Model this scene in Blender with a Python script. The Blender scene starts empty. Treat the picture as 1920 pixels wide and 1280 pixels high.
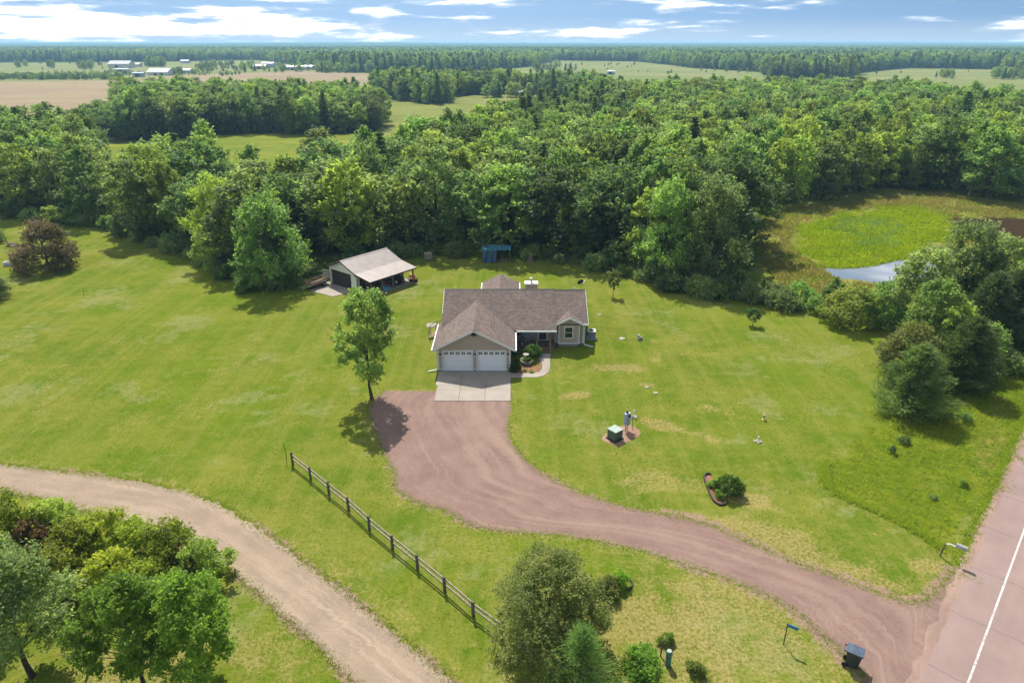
import bpy, math
import numpy as np
from mathutils import Vector, Matrix
from mathutils.geometry import tessellate_polygon

SC = bpy.context.scene
COL = SC.collection
R = math.radians

# ------------------------------------------------------------------ camera, sky, sun, exposure
FPX, HCAM = 1280.0, 28.6                       # focal length for a 1920 px wide picture, drone height
PITCH = math.atan(560.0 / FPX)
SP, CP = math.sin(PITCH), math.cos(PITCH)
cam_data = bpy.data.cameras.new('camera')
cam_data.sensor_width = 36.0
cam_data.lens = 36.0 * FPX / 1920.0
cam_data.clip_start, cam_data.clip_end = 0.5, 60000.0
cam = bpy.data.objects.new('camera', cam_data)
COL.objects.link(cam)
cam.location = (0, 0, HCAM)
cam.rotation_euler = (math.pi / 2 - PITCH, 0, 0)
SC.camera = cam

SUN_ELEV = R(53.0)
SUN_AZ = math.atan2(-0.85, 3.2)                # measured from +Y towards +X
sd = bpy.data.lights.new('sun', 'SUN')
sd.energy = 3.1
sd.angle = R(0.53)
sd.color = (1.0, 0.945, 0.86)
sun = bpy.data.objects.new('sun', sd)
COL.objects.link(sun)
to_sun = Vector((math.sin(SUN_AZ) * math.cos(SUN_ELEV), math.cos(SUN_AZ) * math.cos(SUN_ELEV), math.sin(SUN_ELEV)))
sun.rotation_euler = (-to_sun).to_track_quat('-Z', 'Y').to_euler()
sun.location = (0, 0, 60)

SC.view_settings.view_transform = 'Standard'
SC.view_settings.look = 'None'
SC.view_settings.exposure = 1.33
SC.view_settings.gamma = 1.0
SC.view_settings.use_curve_mapping = False
SC.cycles.max_bounces = 8
SC.cycles.diffuse_bounces = 6
SC.cycles.glossy_bounces = 2
SC.cycles.transmission_bounces = 6
SC.cycles.transparent_max_bounces = 4
SC.cycles.volume_bounces = 0
SC.cycles.caustics_reflective = False
SC.cycles.caustics_refractive = False
SC.cycles.use_denoising = True


class NT:
    """tiny node-tree writer"""
    def __init__(s, nt):
        s.nt = nt
        nt.nodes.clear()

    def n(s, t, props=None, **ins):
        nd = s.nt.nodes.new(t)
        for k, v in (props or {}).items():
            setattr(nd, k, v)
        for k, v in ins.items():
            key = int(k[1:]) if k[0] == 'i' and k[1:].isdigit() else k.replace('_', ' ')
            s.set(nd.inputs[key], v)
        return nd

    def set(s, sock, v):
        if isinstance(v, bpy.types.NodeSocket):
            s.nt.links.new(v, sock)
        elif isinstance(v, (tuple, list)) and len(v) == 3 and sock.type == 'RGBA':
            sock.default_value = (*v, 1)
        else:
            sock.default_value = v

    def mix(s, f, a, b, mode='MIX'):
        nd = s.nt.nodes.new('ShaderNodeMix')
        nd.data_type = 'RGBA'
        nd.blend_type = mode
        s.set(nd.inputs[0], f)
        s.set(nd.inputs[6], a)
        s.set(nd.inputs[7], b)
        return nd.outputs[2]

    def math(s, op, a, b=0.0, c=0.0, clamp=False):
        nd = s.nt.nodes.new('ShaderNodeMath')
        nd.operation = op
        nd.use_clamp = clamp
        for i, v in enumerate((a, b, c)):
            s.set(nd.inputs[i], v)
        return nd.outputs[0]

    def ramp(s, f, lo, hi):
        nd = s.nt.nodes.new('ShaderNodeMapRange')
        nd.interpolation_type = 'SMOOTHSTEP'
        s.set(nd.inputs[0], f)
        nd.inputs[1].default_value = lo
        nd.inputs[2].default_value = hi
        return nd.outputs[0]

    def noise(s, vec, scale, detail=3.0, rough=0.55, dist=0.0):
        nd = s.nt.nodes.new('ShaderNodeTexNoise')
        s.set(nd.inputs['Vector'], vec)
        nd.inputs['Scale'].default_value = scale
        nd.inputs['Detail'].default_value = detail
        nd.inputs['Roughness'].default_value = rough
        nd.inputs['Distortion'].default_value = dist
        return nd.outputs[0]

    def mapping(s, vec, scale=(1, 1, 1), rot=(0, 0, 0), loc=(0, 0, 0)):
        nd = s.nt.nodes.new('ShaderNodeMapping')
        s.set(nd.inputs[0], vec)
        nd.inputs[1].default_value = loc
        nd.inputs[2].default_value = rot
        nd.inputs[3].default_value = scale
        return nd.outputs[0]


# world: clear sky with scattered fair-weather clouds
W = bpy.data.worlds.new('World')
SC.world = W
W.use_nodes = True
t = NT(W.node_tree)
sky = t.n('ShaderNodeTexSky')
sky.sky_type = 'NISHITA'
sky.sun_disc = False
sky.sun_elevation = SUN_ELEV
sky.sun_rotation = SUN_AZ
sky.altitude = 300
sky.air_density = 1.0
sky.dust_density = 0.6
sky.ozone_density = 2.5
tc = t.n('ShaderNodeTexCoord').outputs['Generated']
sep = t.n('ShaderNodeSeparateXYZ', i0=tc).outputs
# a clean, deep summer sky: blue almost down to the tree line
lift = t.n('ShaderNodeCombineXYZ', i0=sep[0], i1=sep[1], i2=t.math('ADD', t.math('MULTIPLY', sep[2], 0.8), 0.36))
t.set(sky.inputs[0], t.n('ShaderNodeVectorMath', {'operation': 'NORMALIZE'}, i0=lift.outputs[0]).outputs[0])
n1 = t.noise(t.mapping(tc, (9, 9, 74), loc=(3.1, 0.4, 0.2)), 1.0, 7, 0.58, 0.2)
n2 = t.noise(t.mapping(tc, (3.4, 3.4, 26), loc=(1.7, 2.2, 0)), 1.0, 2, 0.5)
west = t.ramp(sep[0], -0.12, -0.42)                # a long bank of cloud lies towards the left
cov = t.math('ADD', t.math('ADD', n1, t.math('MULTIPLY', t.math('SUBTRACT', n2, 0.5), 0.5)), t.math('MULTIPLY', west, 0.10))
cl = t.ramp(cov, 0.495, 0.655)
dens = t.ramp(cov, 0.55, 0.72)
ccol = t.mix(dens, (0.29, 0.33, 0.38), (0.92, 0.905, 0.89))
under = t.noise(t.mapping(tc, (9, 9, 120), loc=(3.1, 0.4, 0.75)), 1.0, 4, 0.55)
ccol = t.mix(t.math('MULTIPLY', t.ramp(under, 0.5, 0.7), 0.75), ccol, (0.245, 0.27, 0.32))
skyc = t.mix(1.0, sky.outputs[0], (1.0, 1.08, 1.0), 'MULTIPLY')
hz_ = t.ramp(sep[2], 0.035, 0.0)
skyc = t.mix(t.math('MULTIPLY', hz_, 0.6), skyc, (5.0, 6.0, 6.9))
bg_sky = t.n('ShaderNodeBackground', Color=skyc, Strength=0.052)
bg_cl = t.n('ShaderNodeBackground', Color=ccol, Strength=1.25)
mx = t.n('ShaderNodeMixShader', i0=t.math('MULTIPLY', cl, 0.95), i1=bg_sky.outputs[0], i2=bg_cl.outputs[0])
t.n('ShaderNodeOutputWorld', Surface=mx.outputs[0])


# ------------------------------------------------------------------ helpers
def hump(x, y):
    """the lawn rises 0.4 m round the raised part of the house"""
    dx = max(0.3 - x, 0, x - 9.0)
    dy = max(61.6 - y, 0, y - 76.0)
    d = math.hypot(dx, dy)
    k = max(0.0, 1 - d / 3.6)
    return 0.4 * k * k * (3 - 2 * k)


def G(px, py, z=None):
    """ground point that the photograph shows at this place"""
    v = py - 640.0
    k, m = SP + v / FPX * CP, CP - v / FPX * SP
    zz = 0.0 if z is None else z
    for _ in range(4):
        d = (HCAM - zz) / k
        x, y = (px - 960.0) * d / FPX, d * m
        if z is not None:
            break
        zz = hump(x, y)
    return Vector((x, y, zz))


def GP(pts):
    return [G(*p).to_2d() for p in pts]


class MB:
    """collects shapes into one mesh"""
    def __init__(s):
        s.v, s.f, s.uv = [], [], None

    def add(s, vs, fs):
        b = len(s.v)
        s.v += [tuple(p) for p in vs]
        s.f += [tuple(b + i for i in f) for f in fs]
        return s

    def box(s, x0, x1, y0, y1, z0, z1, M=None):
        vs = [Vector(p) for p in ((x0, y0, z0), (x1, y0, z0), (x1, y1, z0), (x0, y1, z0), (x0, y0, z1), (x1, y0, z1), (x1, y1, z1), (x0, y1, z1))]
        if M:
            vs = [M @ p for p in vs]
        return s.add(vs, [(0, 3, 2, 1), (4, 5, 6, 7), (0, 1, 5, 4), (1, 2, 6, 5), (2, 3, 7, 6), (3, 0, 4, 7)])

    def cbox(s, c, d, M=None):
        return s.box(c[0] - d[0] / 2, c[0] + d[0] / 2, c[1] - d[1] / 2, c[1] + d[1] / 2, c[2] - d[2] / 2, c[2] + d[2] / 2, M)

    def bar(s, a, b, w, h=None, up=(0, 0, 1)):
        a, b = Vector(a), Vector(b)
        h = h or w
        d = (b - a)
        L = d.length
        d.normalize()
        u = Vector(up)
        if abs(d.dot(u)) > 0.98:
            u = Vector((0, 1, 0))
        sx = d.cross(u).normalized()
        u = sx.cross(d)
        vs = []
        for p in (a, b):
            for i, j in ((-1, -1), (1, -1), (1, 1), (-1, 1)):
                vs.append(p + sx * (i * w / 2) + u * (j * h / 2))
        return s.add(vs, [(0, 1, 2, 3), (7, 6, 5, 4), (0, 4, 5, 1), (1, 5, 6, 2), (2, 6, 7, 3), (3, 7, 4, 0)])

    def prism(s, poly, ext):
        """poly: list of 3-D points (planar), ext: extrusion vector"""
        n = len(poly)
        e = Vector(ext)
        vs = [Vector(p) for p in poly] + [Vector(p) + e for p in poly]
        tri = tessellate_polygon([[Vector(p) for p in poly]])
        fs = [tuple(q) for q in tri] + [tuple(n + i for i in reversed(q)) for q in tri]
        fs += [(i, (i + 1) % n, n + (i + 1) % n, n + i) for i in range(n)]
        return s.add(vs, fs)

    def tube(s, pts, rad, sides=6, cap=True):
        pts = [Vector(p) for p in pts]
        if not isinstance(rad, (list, tuple)):
            rad = [rad] * len(pts)
        b = len(s.v)
        for i, p in enumerate(pts):
            d = (pts[min(i + 1, len(pts) - 1)] - pts[max(i - 1, 0)]).normalized()
            u = Vector((0, 0, 1)) if abs(d.z) < 0.9 else Vector((1, 0, 0))
            a = d.cross(u).normalized()
            c = d.cross(a)
            for k in range(sides):
                t_ = 2 * math.pi * k / sides
                s.v.append(tuple(p + (a * math.cos(t_) + c * math.sin(t_)) * rad[i]))
        for i in range(len(pts) - 1):
            for k in range(sides):
                k2 = (k + 1) % sides
                s.f.append((b + i * sides + k, b + i * sides + k2, b + (i + 1) * sides + k2, b + (i + 1) * sides + k))
        if cap:
            s.f.append(tuple(b + k for k in range(sides)))
            s.f.append(tuple(b + (len(pts) - 1) * sides + k for k in reversed(range(sides))))
        return s

    def lathe(s, prof, c=(0, 0, 0), sides=16, M=None):
        b = len(s.v)
        for r, z in prof:
            for k in range(sides):
                t_ = 2 * math.pi * k / sides
                p = Vector((c[0] + r * math.cos(t_), c[1] + r * math.sin(t_), c[2] + z))
                s.v.append(tuple(M @ p if M else p))
        for i in range(len(prof) - 1):
            for k in range(sides):
                k2 = (k + 1) % sides
                s.f.append((b + i * sides + k, b + i * sides + k2, b + (i + 1) * sides + k2, b + (i + 1) * sides + k))
        s.f.append(tuple(b + k for k in reversed(range(sides))))
        s.f.append(tuple(b + (len(prof) - 1) * sides + k for k in range(sides)))
        return s

    def build(s, name, mat, parent=None, smooth=False):
        me = bpy.data.meshes.new(name)
        off = parent.location if (parent is not None and parent.get('world_parts')) else Vector((0, 0, 0))
        if parent is not None and parent.parent is not None and parent.parent.get('world_parts'):
            off = parent.parent.location
        vs = [tuple(Vector(p) - off) for p in s.v]
        me.from_pydata(vs, [], s.f)
        me.materials.append(mat)
        if smooth:
            me.polygons.foreach_set('use_smooth', [True] * len(me.polygons))
        o = bpy.data.objects.new(name, me)
        COL.objects.link(o)
        if parent is not None:
            o.parent = parent
        return o


def tag(o, label=None, cat=None, group=None, kind=None):
    for k, v in (('label', label), ('category', cat), ('group', group), ('kind', kind)):
        if v:
            o[k] = v
    return o


def thing(name, label, cat, loc=(0, 0, 0), rz=0.0, group=None, world=False):
    o = bpy.data.objects.new(name, None)
    o.empty_display_size = 0.3
    COL.objects.link(o)
    o.location = loc
    o.rotation_euler = (0, 0, rz)
    if world:
        o['world_parts'] = 1
    return tag(o, label, cat, group)


# ------------------------------------------------------------------ materials
def new_mat(name):
    m = bpy.data.materials.new(name)
    m.use_nodes = True
    return m, NT(m.node_tree)


def finish(t, col, rough=0.8, spec=0.3, bump=None, bstr=0.3, bdist=0.02, metal=0.0):
    b = t.n('ShaderNodeBsdfPrincipled')
    t.set(b.inputs['Base Color'], col)
    t.set(b.inputs['Roughness'], rough)
    t.set(b.inputs['Specular IOR Level'], spec)
    t.set(b.inputs['Metallic'], metal)
    if bump is not None:
        bn = t.n('ShaderNodeBump', Height=bump, Strength=bstr, Distance=bdist)
        t.set(b.inputs['Normal'], bn.outputs[0])
    t.n('ShaderNodeOutputMaterial', Surface=b.outputs[0])


def plain(name, c, rough=0.7, spec=0.3, var=0.12, scale=6.0, metal=0.0, dirt=0.0):
    """painted or raw surface with uneven tone and a little grime"""
    m, t = new_mat(name)
    pos = t.n('ShaderNodeNewGeometry').outputs['Position']
    n = t.noise(pos, scale, 4)
    d = tuple(x * (1 - var * 1.6) for x in c)
    l = tuple(min(1, x * (1 + var)) for x in c)
    col = t.mix(t.ramp(n, 0.3, 0.7), d, l)
    if dirt:
        col = t.mix(t.math('MULTIPLY', t.ramp(t.noise(pos, 1.3, 5), 0.5, 0.75), dirt), col, (0.10, 0.085, 0.065))
    finish(t, col, rough, spec, n, 0.15, 0.01, metal)
    return m


M = {}
M['trim'] = plain('white_trim', (0.62, 0.63, 0.63), 0.5, 0.4, 0.05)
M['foundation'] = plain('foundation_block', (0.20, 0.19, 0.18), 0.9, 0.2, 0.2)
M['door_white'] = plain('door_white', (0.72, 0.74, 0.77), 0.45, 0.4, 0.03)
M['glass'] = plain('window_glass', (0.012, 0.018, 0.022), 0.06, 0.6, 0.1)
M['dark'] = plain('dark_bronze', (0.02, 0.018, 0.016), 0.5, 0.4)
M['wood'] = plain('weathered_wood', (0.16, 0.12, 0.09), 0.85, 0.2, 0.3, 9)
M['wood_new'] = plain('treated_wood', (0.24, 0.16, 0.10), 0.85, 0.2, 0.3, 9)
M['red_door'] = plain('red_brown_door', (0.13, 0.04, 0.03), 0.5, 0.4, 0.2)
M['fence_wood'] = plain('grey_split_wood', (0.30, 0.25, 0.20), 0.9, 0.2, 0.35, 14)
M['post_wood'] = plain('dark_fence_post', (0.125, 0.105, 0.085), 0.9, 0.2, 0.35, 14)
M['barn_wall'] = plain('cream_steel', (0.66, 0.67, 0.58), 0.5, 0.4, 0.05)
M['barn_brown'] = plain('brown_steel', (0.038, 0.024, 0.021), 0.5, 0.4, 0.15)
M['steel'] = plain('galvanised_steel', (0.40, 0.42, 0.45), 0.4, 0.5, 0.1, 12, 0.5)
M['black'] = plain('black_plastic', (0.016, 0.018, 0.021), 0.5, 0.4, 0.2)
M['bin'] = plain('bin_plastic', (0.022, 0.030, 0.040), 0.42, 0.5, 0.15)
M['bin_lid'] = plain('bin_lid_plastic', (0.05, 0.075, 0.11), 0.42, 0.5, 0.15)
M['white'] = plain('white_paint', (0.72, 0.72, 0.70), 0.5, 0.4, 0.06)
M['xfmr'] = plain('transformer_green', (0.055, 0.085, 0.075), 0.45, 0.5, 0.15)
M['xfmr_top'] = plain('transformer_lid', (0.25, 0.32, 0.27), 0.45, 0.5, 0.15)
M['pedestal'] = plain('pedestal_grey', (0.30, 0.36, 0.44), 0.45, 0.5, 0.1)
M['teal'] = plain('pedestal_teal', (0.06, 0.17, 0.15), 0.45, 0.5, 0.15)
M['tarp'] = plain('blue_tarp', (0.020, 0.075, 0.145), 0.4, 0.5, 0.3, 5)
M['tarp_top'] = plain('faded_blue_tarp', (0.07, 0.22, 0.32), 0.4, 0.5, 0.5, 4)
M['sign_blue'] = plain('sign_blue', (0.015, 0.16, 0.34), 0.4, 0.5, 0.1)
M['stone'] = plain('pale_stone', (0.34, 0.30, 0.26), 0.9, 0.2, 0.3, 10)
M['rubber'] = plain('rubber', (0.018, 0.018, 0.018), 0.85, 0.2)
M['red'] = plain('red_paint', (0.32, 0.05, 0.02), 0.4, 0.5)
M['orange'] = plain('orange_paint', (0.45, 0.13, 0.03), 0.4, 0.5)
M['blue_paint'] = plain('tractor_blue', (0.05, 0.13, 0.27), 0.4, 0.5)
M['yellow'] = plain('yellow_paint', (0.55, 0.42, 0.05), 0.5, 0.4)
M['roof_white'] = plain('far_white_roof', (0.48, 0.48, 0.48), 0.4, 0.5, 0.05)
M['wall_far'] = plain('far_pale_wall', (0.50, 0.50, 0.50), 0.6, 0.3, 0.05)
M['wall_blue'] = plain('far_blue_wall', (0.30, 0.38, 0.48), 0.6, 0.3, 0.05)
M['wall_tan'] = plain('far_tan_wall', (0.42, 0.36, 0.29), 0.6, 0.3, 0.05)
M['roof_grey'] = plain('far_grey_roof', (0.22, 0.20, 0.19), 0.7, 0.3, 0.1)
m_, t = new_mat('road_paint')
pos = t.n('ShaderNodeNewGeometry').outputs['Position']
wear = t.ramp(t.math('ADD', t.noise(pos, 7.0, 5, 0.7), t.math('MULTIPLY', t.noise(pos, 0.7, 2), 0.35)), 0.66, 0.80)
finish(t, t.mix(t.math('MULTIPLY', wear, 0.85), t.mix(t.noise(pos, 2.0, 4), (0.40, 0.38, 0.36), (0.50, 0.49, 0.47)), (0.235, 0.168, 0.15)), 0.8, 0.2)
M['line_paint'] = m_
M['block'] = plain('landscape_block', (0.24, 0.20, 0.18), 0.9, 0.2, 0.3, 8)
M['edging'] = plain('landscape_edging', (0.05, 0.04, 0.035), 0.8, 0.2, 0.3, 8)
M['soil'] = plain('mulch', (0.23, 0.125, 0.07), 0.95, 0.1, 0.45, 16)
M['bark'] = plain('bark', (0.075, 0.058, 0.045), 0.95, 0.1, 0.35, 7)
M['bark_pale'] = plain('pale_bark', (0.26, 0.24, 0.21), 0.95, 0.1, 0.35, 7)
M['dead'] = plain('dead_wood', (0.28, 0.22, 0.18), 0.95, 0.1, 0.3, 7)


def siding(name, c, pitch=0.115):
    m, t = new_mat(name)
    pos = t.n('ShaderNodeNewGeometry').outputs['Position']
    z = t.n('ShaderNodeSeparateXYZ', i0=pos).outputs[2]
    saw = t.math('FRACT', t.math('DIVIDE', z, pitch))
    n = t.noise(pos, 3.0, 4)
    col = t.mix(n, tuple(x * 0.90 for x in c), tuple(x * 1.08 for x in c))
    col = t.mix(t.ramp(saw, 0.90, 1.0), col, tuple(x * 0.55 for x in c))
    finish(t, col, 0.6, 0.3, saw, 0.5, 0.02)
    return m


M['siding'] = siding('tan_siding', (0.400, 0.335, 0.268))


def shingle(name, c, rot):
    m, t = new_mat(name)
    pos = t.n('ShaderNodeNewGeometry').outputs['Position']
    v = t.mapping(pos, (1, 1.118, 1), (0, 0, rot))
    br = t.n('ShaderNodeTexBrick', {'offset': 0.5}, Vector=v)
    br.inputs['Scale'].default_value = 1.0
    br.inputs['Brick Width'].default_value = 0.34
    br.inputs['Row Height'].default_value = 0.19
    br.inputs['Mortar Size'].default_value = 0.02
    br.inputs['Mortar Smooth'].default_value = 0.4
    br.inputs['Bias'].default_value = -0.1
    t.set(br.inputs['Color1'], tuple(x * 0.72 for x in c))
    t.set(br.inputs['Color2'], tuple(min(1, x * 1.28) for x in c))
    t.set(br.inputs['Mortar'], tuple(x * 0.45 for x in c))
    big = t.noise(pos, 0.6, 4)
    col = t.mix(t.ramp(big, 0.35, 0.7), br.outputs[0], t.mix(0.45, br.outputs[0], (0.085, 0.075, 0.072)))
    streak = t.noise(t.mapping(pos, (2.2, 0.25, 0.25)), 1.0, 4)
    col = t.mix(t.math('MULTIPLY', t.ramp(streak, 0.5, 0.8), 0.35), col, (0.06, 0.055, 0.055))
    grit = t.noise(pos, 30.0, 3)
    col = t.mix(t.math('MULTIPLY', t.ramp(grit, 0.35, 0.75), 0.3), col, (0.26, 0.21, 0.18))
    finish(t, col, 0.95, 0.15, br.outputs[1], 0.6, -0.02)
    return m


SHC = (0.162, 0.122, 0.103)
M['shingle_x'] = shingle('asphalt_shingles_main', SHC, 0)
M['shingle_y'] = shingle('asphalt_shingles_gable', SHC, math.pi / 2)


def concrete(name, c):
    m, t = new_mat(name)
    pos = t.n('ShaderNodeNewGeometry').outputs['Position']
    n = t.noise(pos, 0.7, 6, 0.6)
    f = t.noise(pos, 14, 4)
    col = t.mix(t.ramp(n, 0.3, 0.7), tuple(x * 0.86 for x in c), tuple(x * 1.08 for x in c))
    col = t.mix(t.math('MULTIPLY', t.ramp(f, 0.4, 0.8), 0.25), col, tuple(x * 0.7 for x in c))
    finish(t, col, 0.9, 0.2, f, 0.15, 0.005)
    return m


M['concrete'] = concrete('concrete', (0.295, 0.255, 0.217))


def gravel(name, base, pale, dark, streak=0.6):
    """loose stone worn into tracks that run with the traffic (UV: along, across in metres)"""
    m, t = new_mat(name)
    pos = t.n('ShaderNodeNewGeometry').outputs['Position']
    uv = t.n('ShaderNodeUVMap').outputs[0]
    tr = t.noise(t.mapping(uv, (0.055, 0.9, 1)), 1.0, 4, 0.6, 0.6)
    tr2 = t.noise(t.mapping(uv, (0.22, 3.4, 1)), 1.0, 3, 0.6, 0.4)
    blot = t.noise(pos, 0.45, 5, 0.6)
    grit = t.noise(pos, 13.0, 3, 0.7)
    fine = t.noise(pos, 42.0, 2, 0.7)
    col = t.mix(t.ramp(blot, 0.3, 0.72), dark, base)
    col = t.mix(t.math('MULTIPLY', t.ramp(tr, 0.46, 0.66), streak), col, pale)
    col = t.mix(t.math('MULTIPLY', t.ramp(tr2, 0.52, 0.72), streak * 0.7), col, pale)
    col = t.mix(t.math('MULTIPLY', t.ramp(tr2, 0.48, 0.30), streak * 0.45), col, dark)
    col = t.mix(t.math('MULTIPLY', t.ramp(grit, 0.52, 0.72), 0.6), col, tuple(x * 0.5 for x in dark))
    col = t.mix(t.math('MULTIPLY', t.ramp(fine, 0.52, 0.75), 0.55), col, tuple(min(1, x * 1.4) for x in pale))
    finish(t, col, 0.95, 0.1, grit, 0.5, 0.02)
    return m


M['red_gravel'] = gravel('red_granite_gravel', (0.198, 0.130, 0.106), (0.275, 0.195, 0.152), (0.158, 0.098, 0.083), 0.5)
M['tan_gravel'] = gravel('tan_gravel', (0.262, 0.198, 0.142), (0.34, 0.268, 0.195), (0.21, 0.158, 0.118), 0.65)
M['shoulder'] = gravel('shoulder_gravel', (0.25, 0.17, 0.135), (0.32, 0.225, 0.17), (0.19, 0.125, 0.105), 0.6)
M['stonebed'] = gravel('stone_bed', (0.30, 0.19, 0.13), (0.36, 0.26, 0.19), (0.22, 0.13, 0.09), 0.0)


def asphalt(name):
    m, t = new_mat(name)
    pos = t.n('ShaderNodeNewGeometry').outputs['Position']
    uv = t.n('ShaderNodeUVMap').outputs[0]
    blot = t.noise(pos, 0.5, 5, 0.6)
    grit = t.noise(pos, 26.0, 3, 0.7)
    lane = t.noise(t.mapping(uv, (0.03, 0.7, 1)), 1.0, 3)
    col = t.mix(t.ramp(blot, 0.3, 0.7), (0.212, 0.150, 0.135), (0.245, 0.176, 0.157))
    col = t.mix(t.math('MULTIPLY', t.ramp(lane, 0.45, 0.7), 0.5), col, (0.27, 0.19, 0.165))
    col = t.mix(t.math('MULTIPLY', t.ramp(grit, 0.5, 0.75), 0.35), col, (0.13, 0.10, 0.095))
    # sealed cracks straight across the lane, several metres apart
    s = t.n('ShaderNodeSeparateXYZ', i0=uv).outputs
    w = t.noise(pos, 0.8, 4)
    u = t.math('ADD', t.math('MULTIPLY', s[0], 0.21), t.math('MULTIPLY', w, 0.16))
    fr = t.math('ABSOLUTE', t.math('SUBTRACT', t.math('FRACT', u), 0.5))
    col = t.mix(t.math('MULTIPLY', t.ramp(fr, 0.008, 0.003), 0.7), col, (0.11, 0.085, 0.08))
    finish(t, col, 0.9, 0.2, grit, 0.3, 0.01)
    return m


M['asphalt'] = asphalt('pink_asphalt')


def lawn_material():
    m, t = new_mat('lawn')
    pos = t.n('ShaderNodeNewGeometry').outputs['Position']
    za = t.n('ShaderNodeAttribute', {'attribute_name': 'zone'}).outputs[0]
    zb = t.n('ShaderNodeAttribute', {'attribute_name': 'zone2'}).outputs[0]
    a = t.n('ShaderNodeSeparateColor', i0=za).outputs
    b = t.n('ShaderNodeSeparateColor', i0=zb).outputs
    n0 = t.noise(pos, 0.045, 5, 0.6)
    n1 = t.noise(pos, 0.20, 6, 0.66)
    n2 = t.noise(pos, 1.1, 5, 0.68)
    n3 = t.noise(pos, 5.0, 4, 0.72)
    n4 = t.noise(pos, 17.0, 3, 0.75)
    c2 = lambda v, k: t.math('MULTIPLY', t.math('SUBTRACT', v, 0.5), k)
    green, yel, pale = (0.078, 0.124, 0.010), (0.166, 0.170, 0.028), (0.218, 0.220, 0.098)
    mixv = t.math('ADD', t.math('ADD', c2(n1, 3.4), c2(n2, 1.9)), 0.5, clamp=True)
    col = t.mix(mixv, green, yel)
    col = t.mix(t.math('MULTIPLY', t.ramp(n0, 0.42, 0.62), 0.45), col, (0.100, 0.150, 0.006))
    # mower passes: long faint stripes in two directions
    st = t.noise(t.mapping(pos, (0.75, 0.022, 1), (0, 0, R(32))), 1.0, 4, 0.6, 0.25)
    col = t.mix(t.math('MULTIPLY', t.ramp(st, 0.47, 0.60), 0.36), col, (0.180, 0.180, 0.040))
    st2 = t.noise(t.mapping(pos, (0.024, 0.95, 1), (0, 0, R(-8))), 1.0, 4, 0.6, 0.25)
    col = t.mix(t.math('MULTIPLY', t.ramp(st2, 0.50, 0.63), 0.12), col, (0.078, 0.120, 0.008))
    col = t.mix(t.math('MULTIPLY', t.ramp(st2, 0.49, 0.38), 0.10), col, (0.175, 0.180, 0.040))
    # pale clover-like patches
    pl_ = t.ramp(t.math('ADD', t.noise(pos, 0.12, 5, 0.6, 0.3), c2(n2, 0.35)), 0.54, 0.66)
    col = t.mix(t.math('MULTIPLY', pl_, 0.42), col, pale)
    # dry grass where the zone map says so, broken up
    dv = t.math('ADD', t.math('ADD', t.math('MULTIPLY', a[0], 1.05), c2(n2, 1.2)), t.math('ADD', c2(n3, 1.0), 0.04))
    dry = t.ramp(dv, 0.22, 0.80)
    col = t.mix(t.math('MULTIPLY', dry, 0.70), col, t.mix(t.ramp(n3, 0.35, 0.65), (0.20, 0.160, 0.040), (0.300, 0.235, 0.105)))
    # lush unmown grass
    wild = t.mix(t.math('ADD', t.math('ADD', c2(n1, 2.4), c2(n2, 2.2)), 0.45, clamp=True), (0.050, 0.096, 0.005), (0.140, 0.162, 0.012))
    wild = t.mix(t.math('MULTIPLY', dry, 0.8), wild, (0.22, 0.175, 0.06))
    col = t.mix(a[1], col, wild)
    # bare stone dust at the drive edges
    col = t.mix(t.ramp(t.math('ADD', t.math('MULTIPLY', a[2], 1.0), t.math('ADD', c2(n2, 0.9), c2(n3, 0.7))), 0.38, 0.72), col, (0.25, 0.165, 0.125))
    # marsh
    col = t.mix(b[0], col, t.mix(t.ramp(n2, 0.3, 0.7), (0.125, 0.155, 0.025), (0.240, 0.208, 0.062)))
    col = t.mix(b[1], col, t.mix(t.ramp(n1, 0.35, 0.65), (0.055, 0.108, 0.004), (0.135, 0.155, 0.008)))
    col = t.mix(b[2], col, (0.035, 0.020, 0.014))
    # blades: fine light and dark
    col = t.mix(t.math('MULTIPLY', t.ramp(n3, 0.53, 0.36), 0.50), col, t.mix(0.55, col, (0.020, 0.040, 0.002)))
    col = t.mix(t.math('MULTIPLY', t.ramp(n4, 0.50, 0.32), 0.42), col, t.mix(0.6, col, (0.020, 0.036, 0.002)))
    col = t.mix(t.math('MULTIPLY', t.ramp(n4, 0.54, 0.72), 0.34), col, (0.27, 0.25, 0.06))
    finish(t, col, 1.0, 0.0, t.math('ADD', n3, t.math('MULTIPLY', n4, 0.6)), 0.5, 0.06)
    return m


M['lawn'] = lawn_material()


def field(name, c1, c2, c3, streak, s2=0.012):
    m, t = new_mat(name)
    pos = t.n('ShaderNodeNewGeometry').outputs['Position']
    n1 = t.noise(pos, s2, 6, 0.6)
    n2 = t.noise(pos, 0.2, 5, 0.65)
    st = t.noise(t.mapping(pos, streak, (0, 0, R(4))), 1.0, 5, 0.6, 0.2)
    col = t.mix(t.ramp(n1, 0.35, 0.65), c1, c2)
    col = t.mix(t.math('MULTIPLY', t.ramp(st, 0.42, 0.64), 0.7), col, c3)
    col = t.mix(t.math('MULTIPLY', t.ramp(n2, 0.55, 0.3), 0.35), col, tuple(x * 0.6 for x in c1))
    finish(t, col, 0.95, 0.05)
    return m


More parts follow.
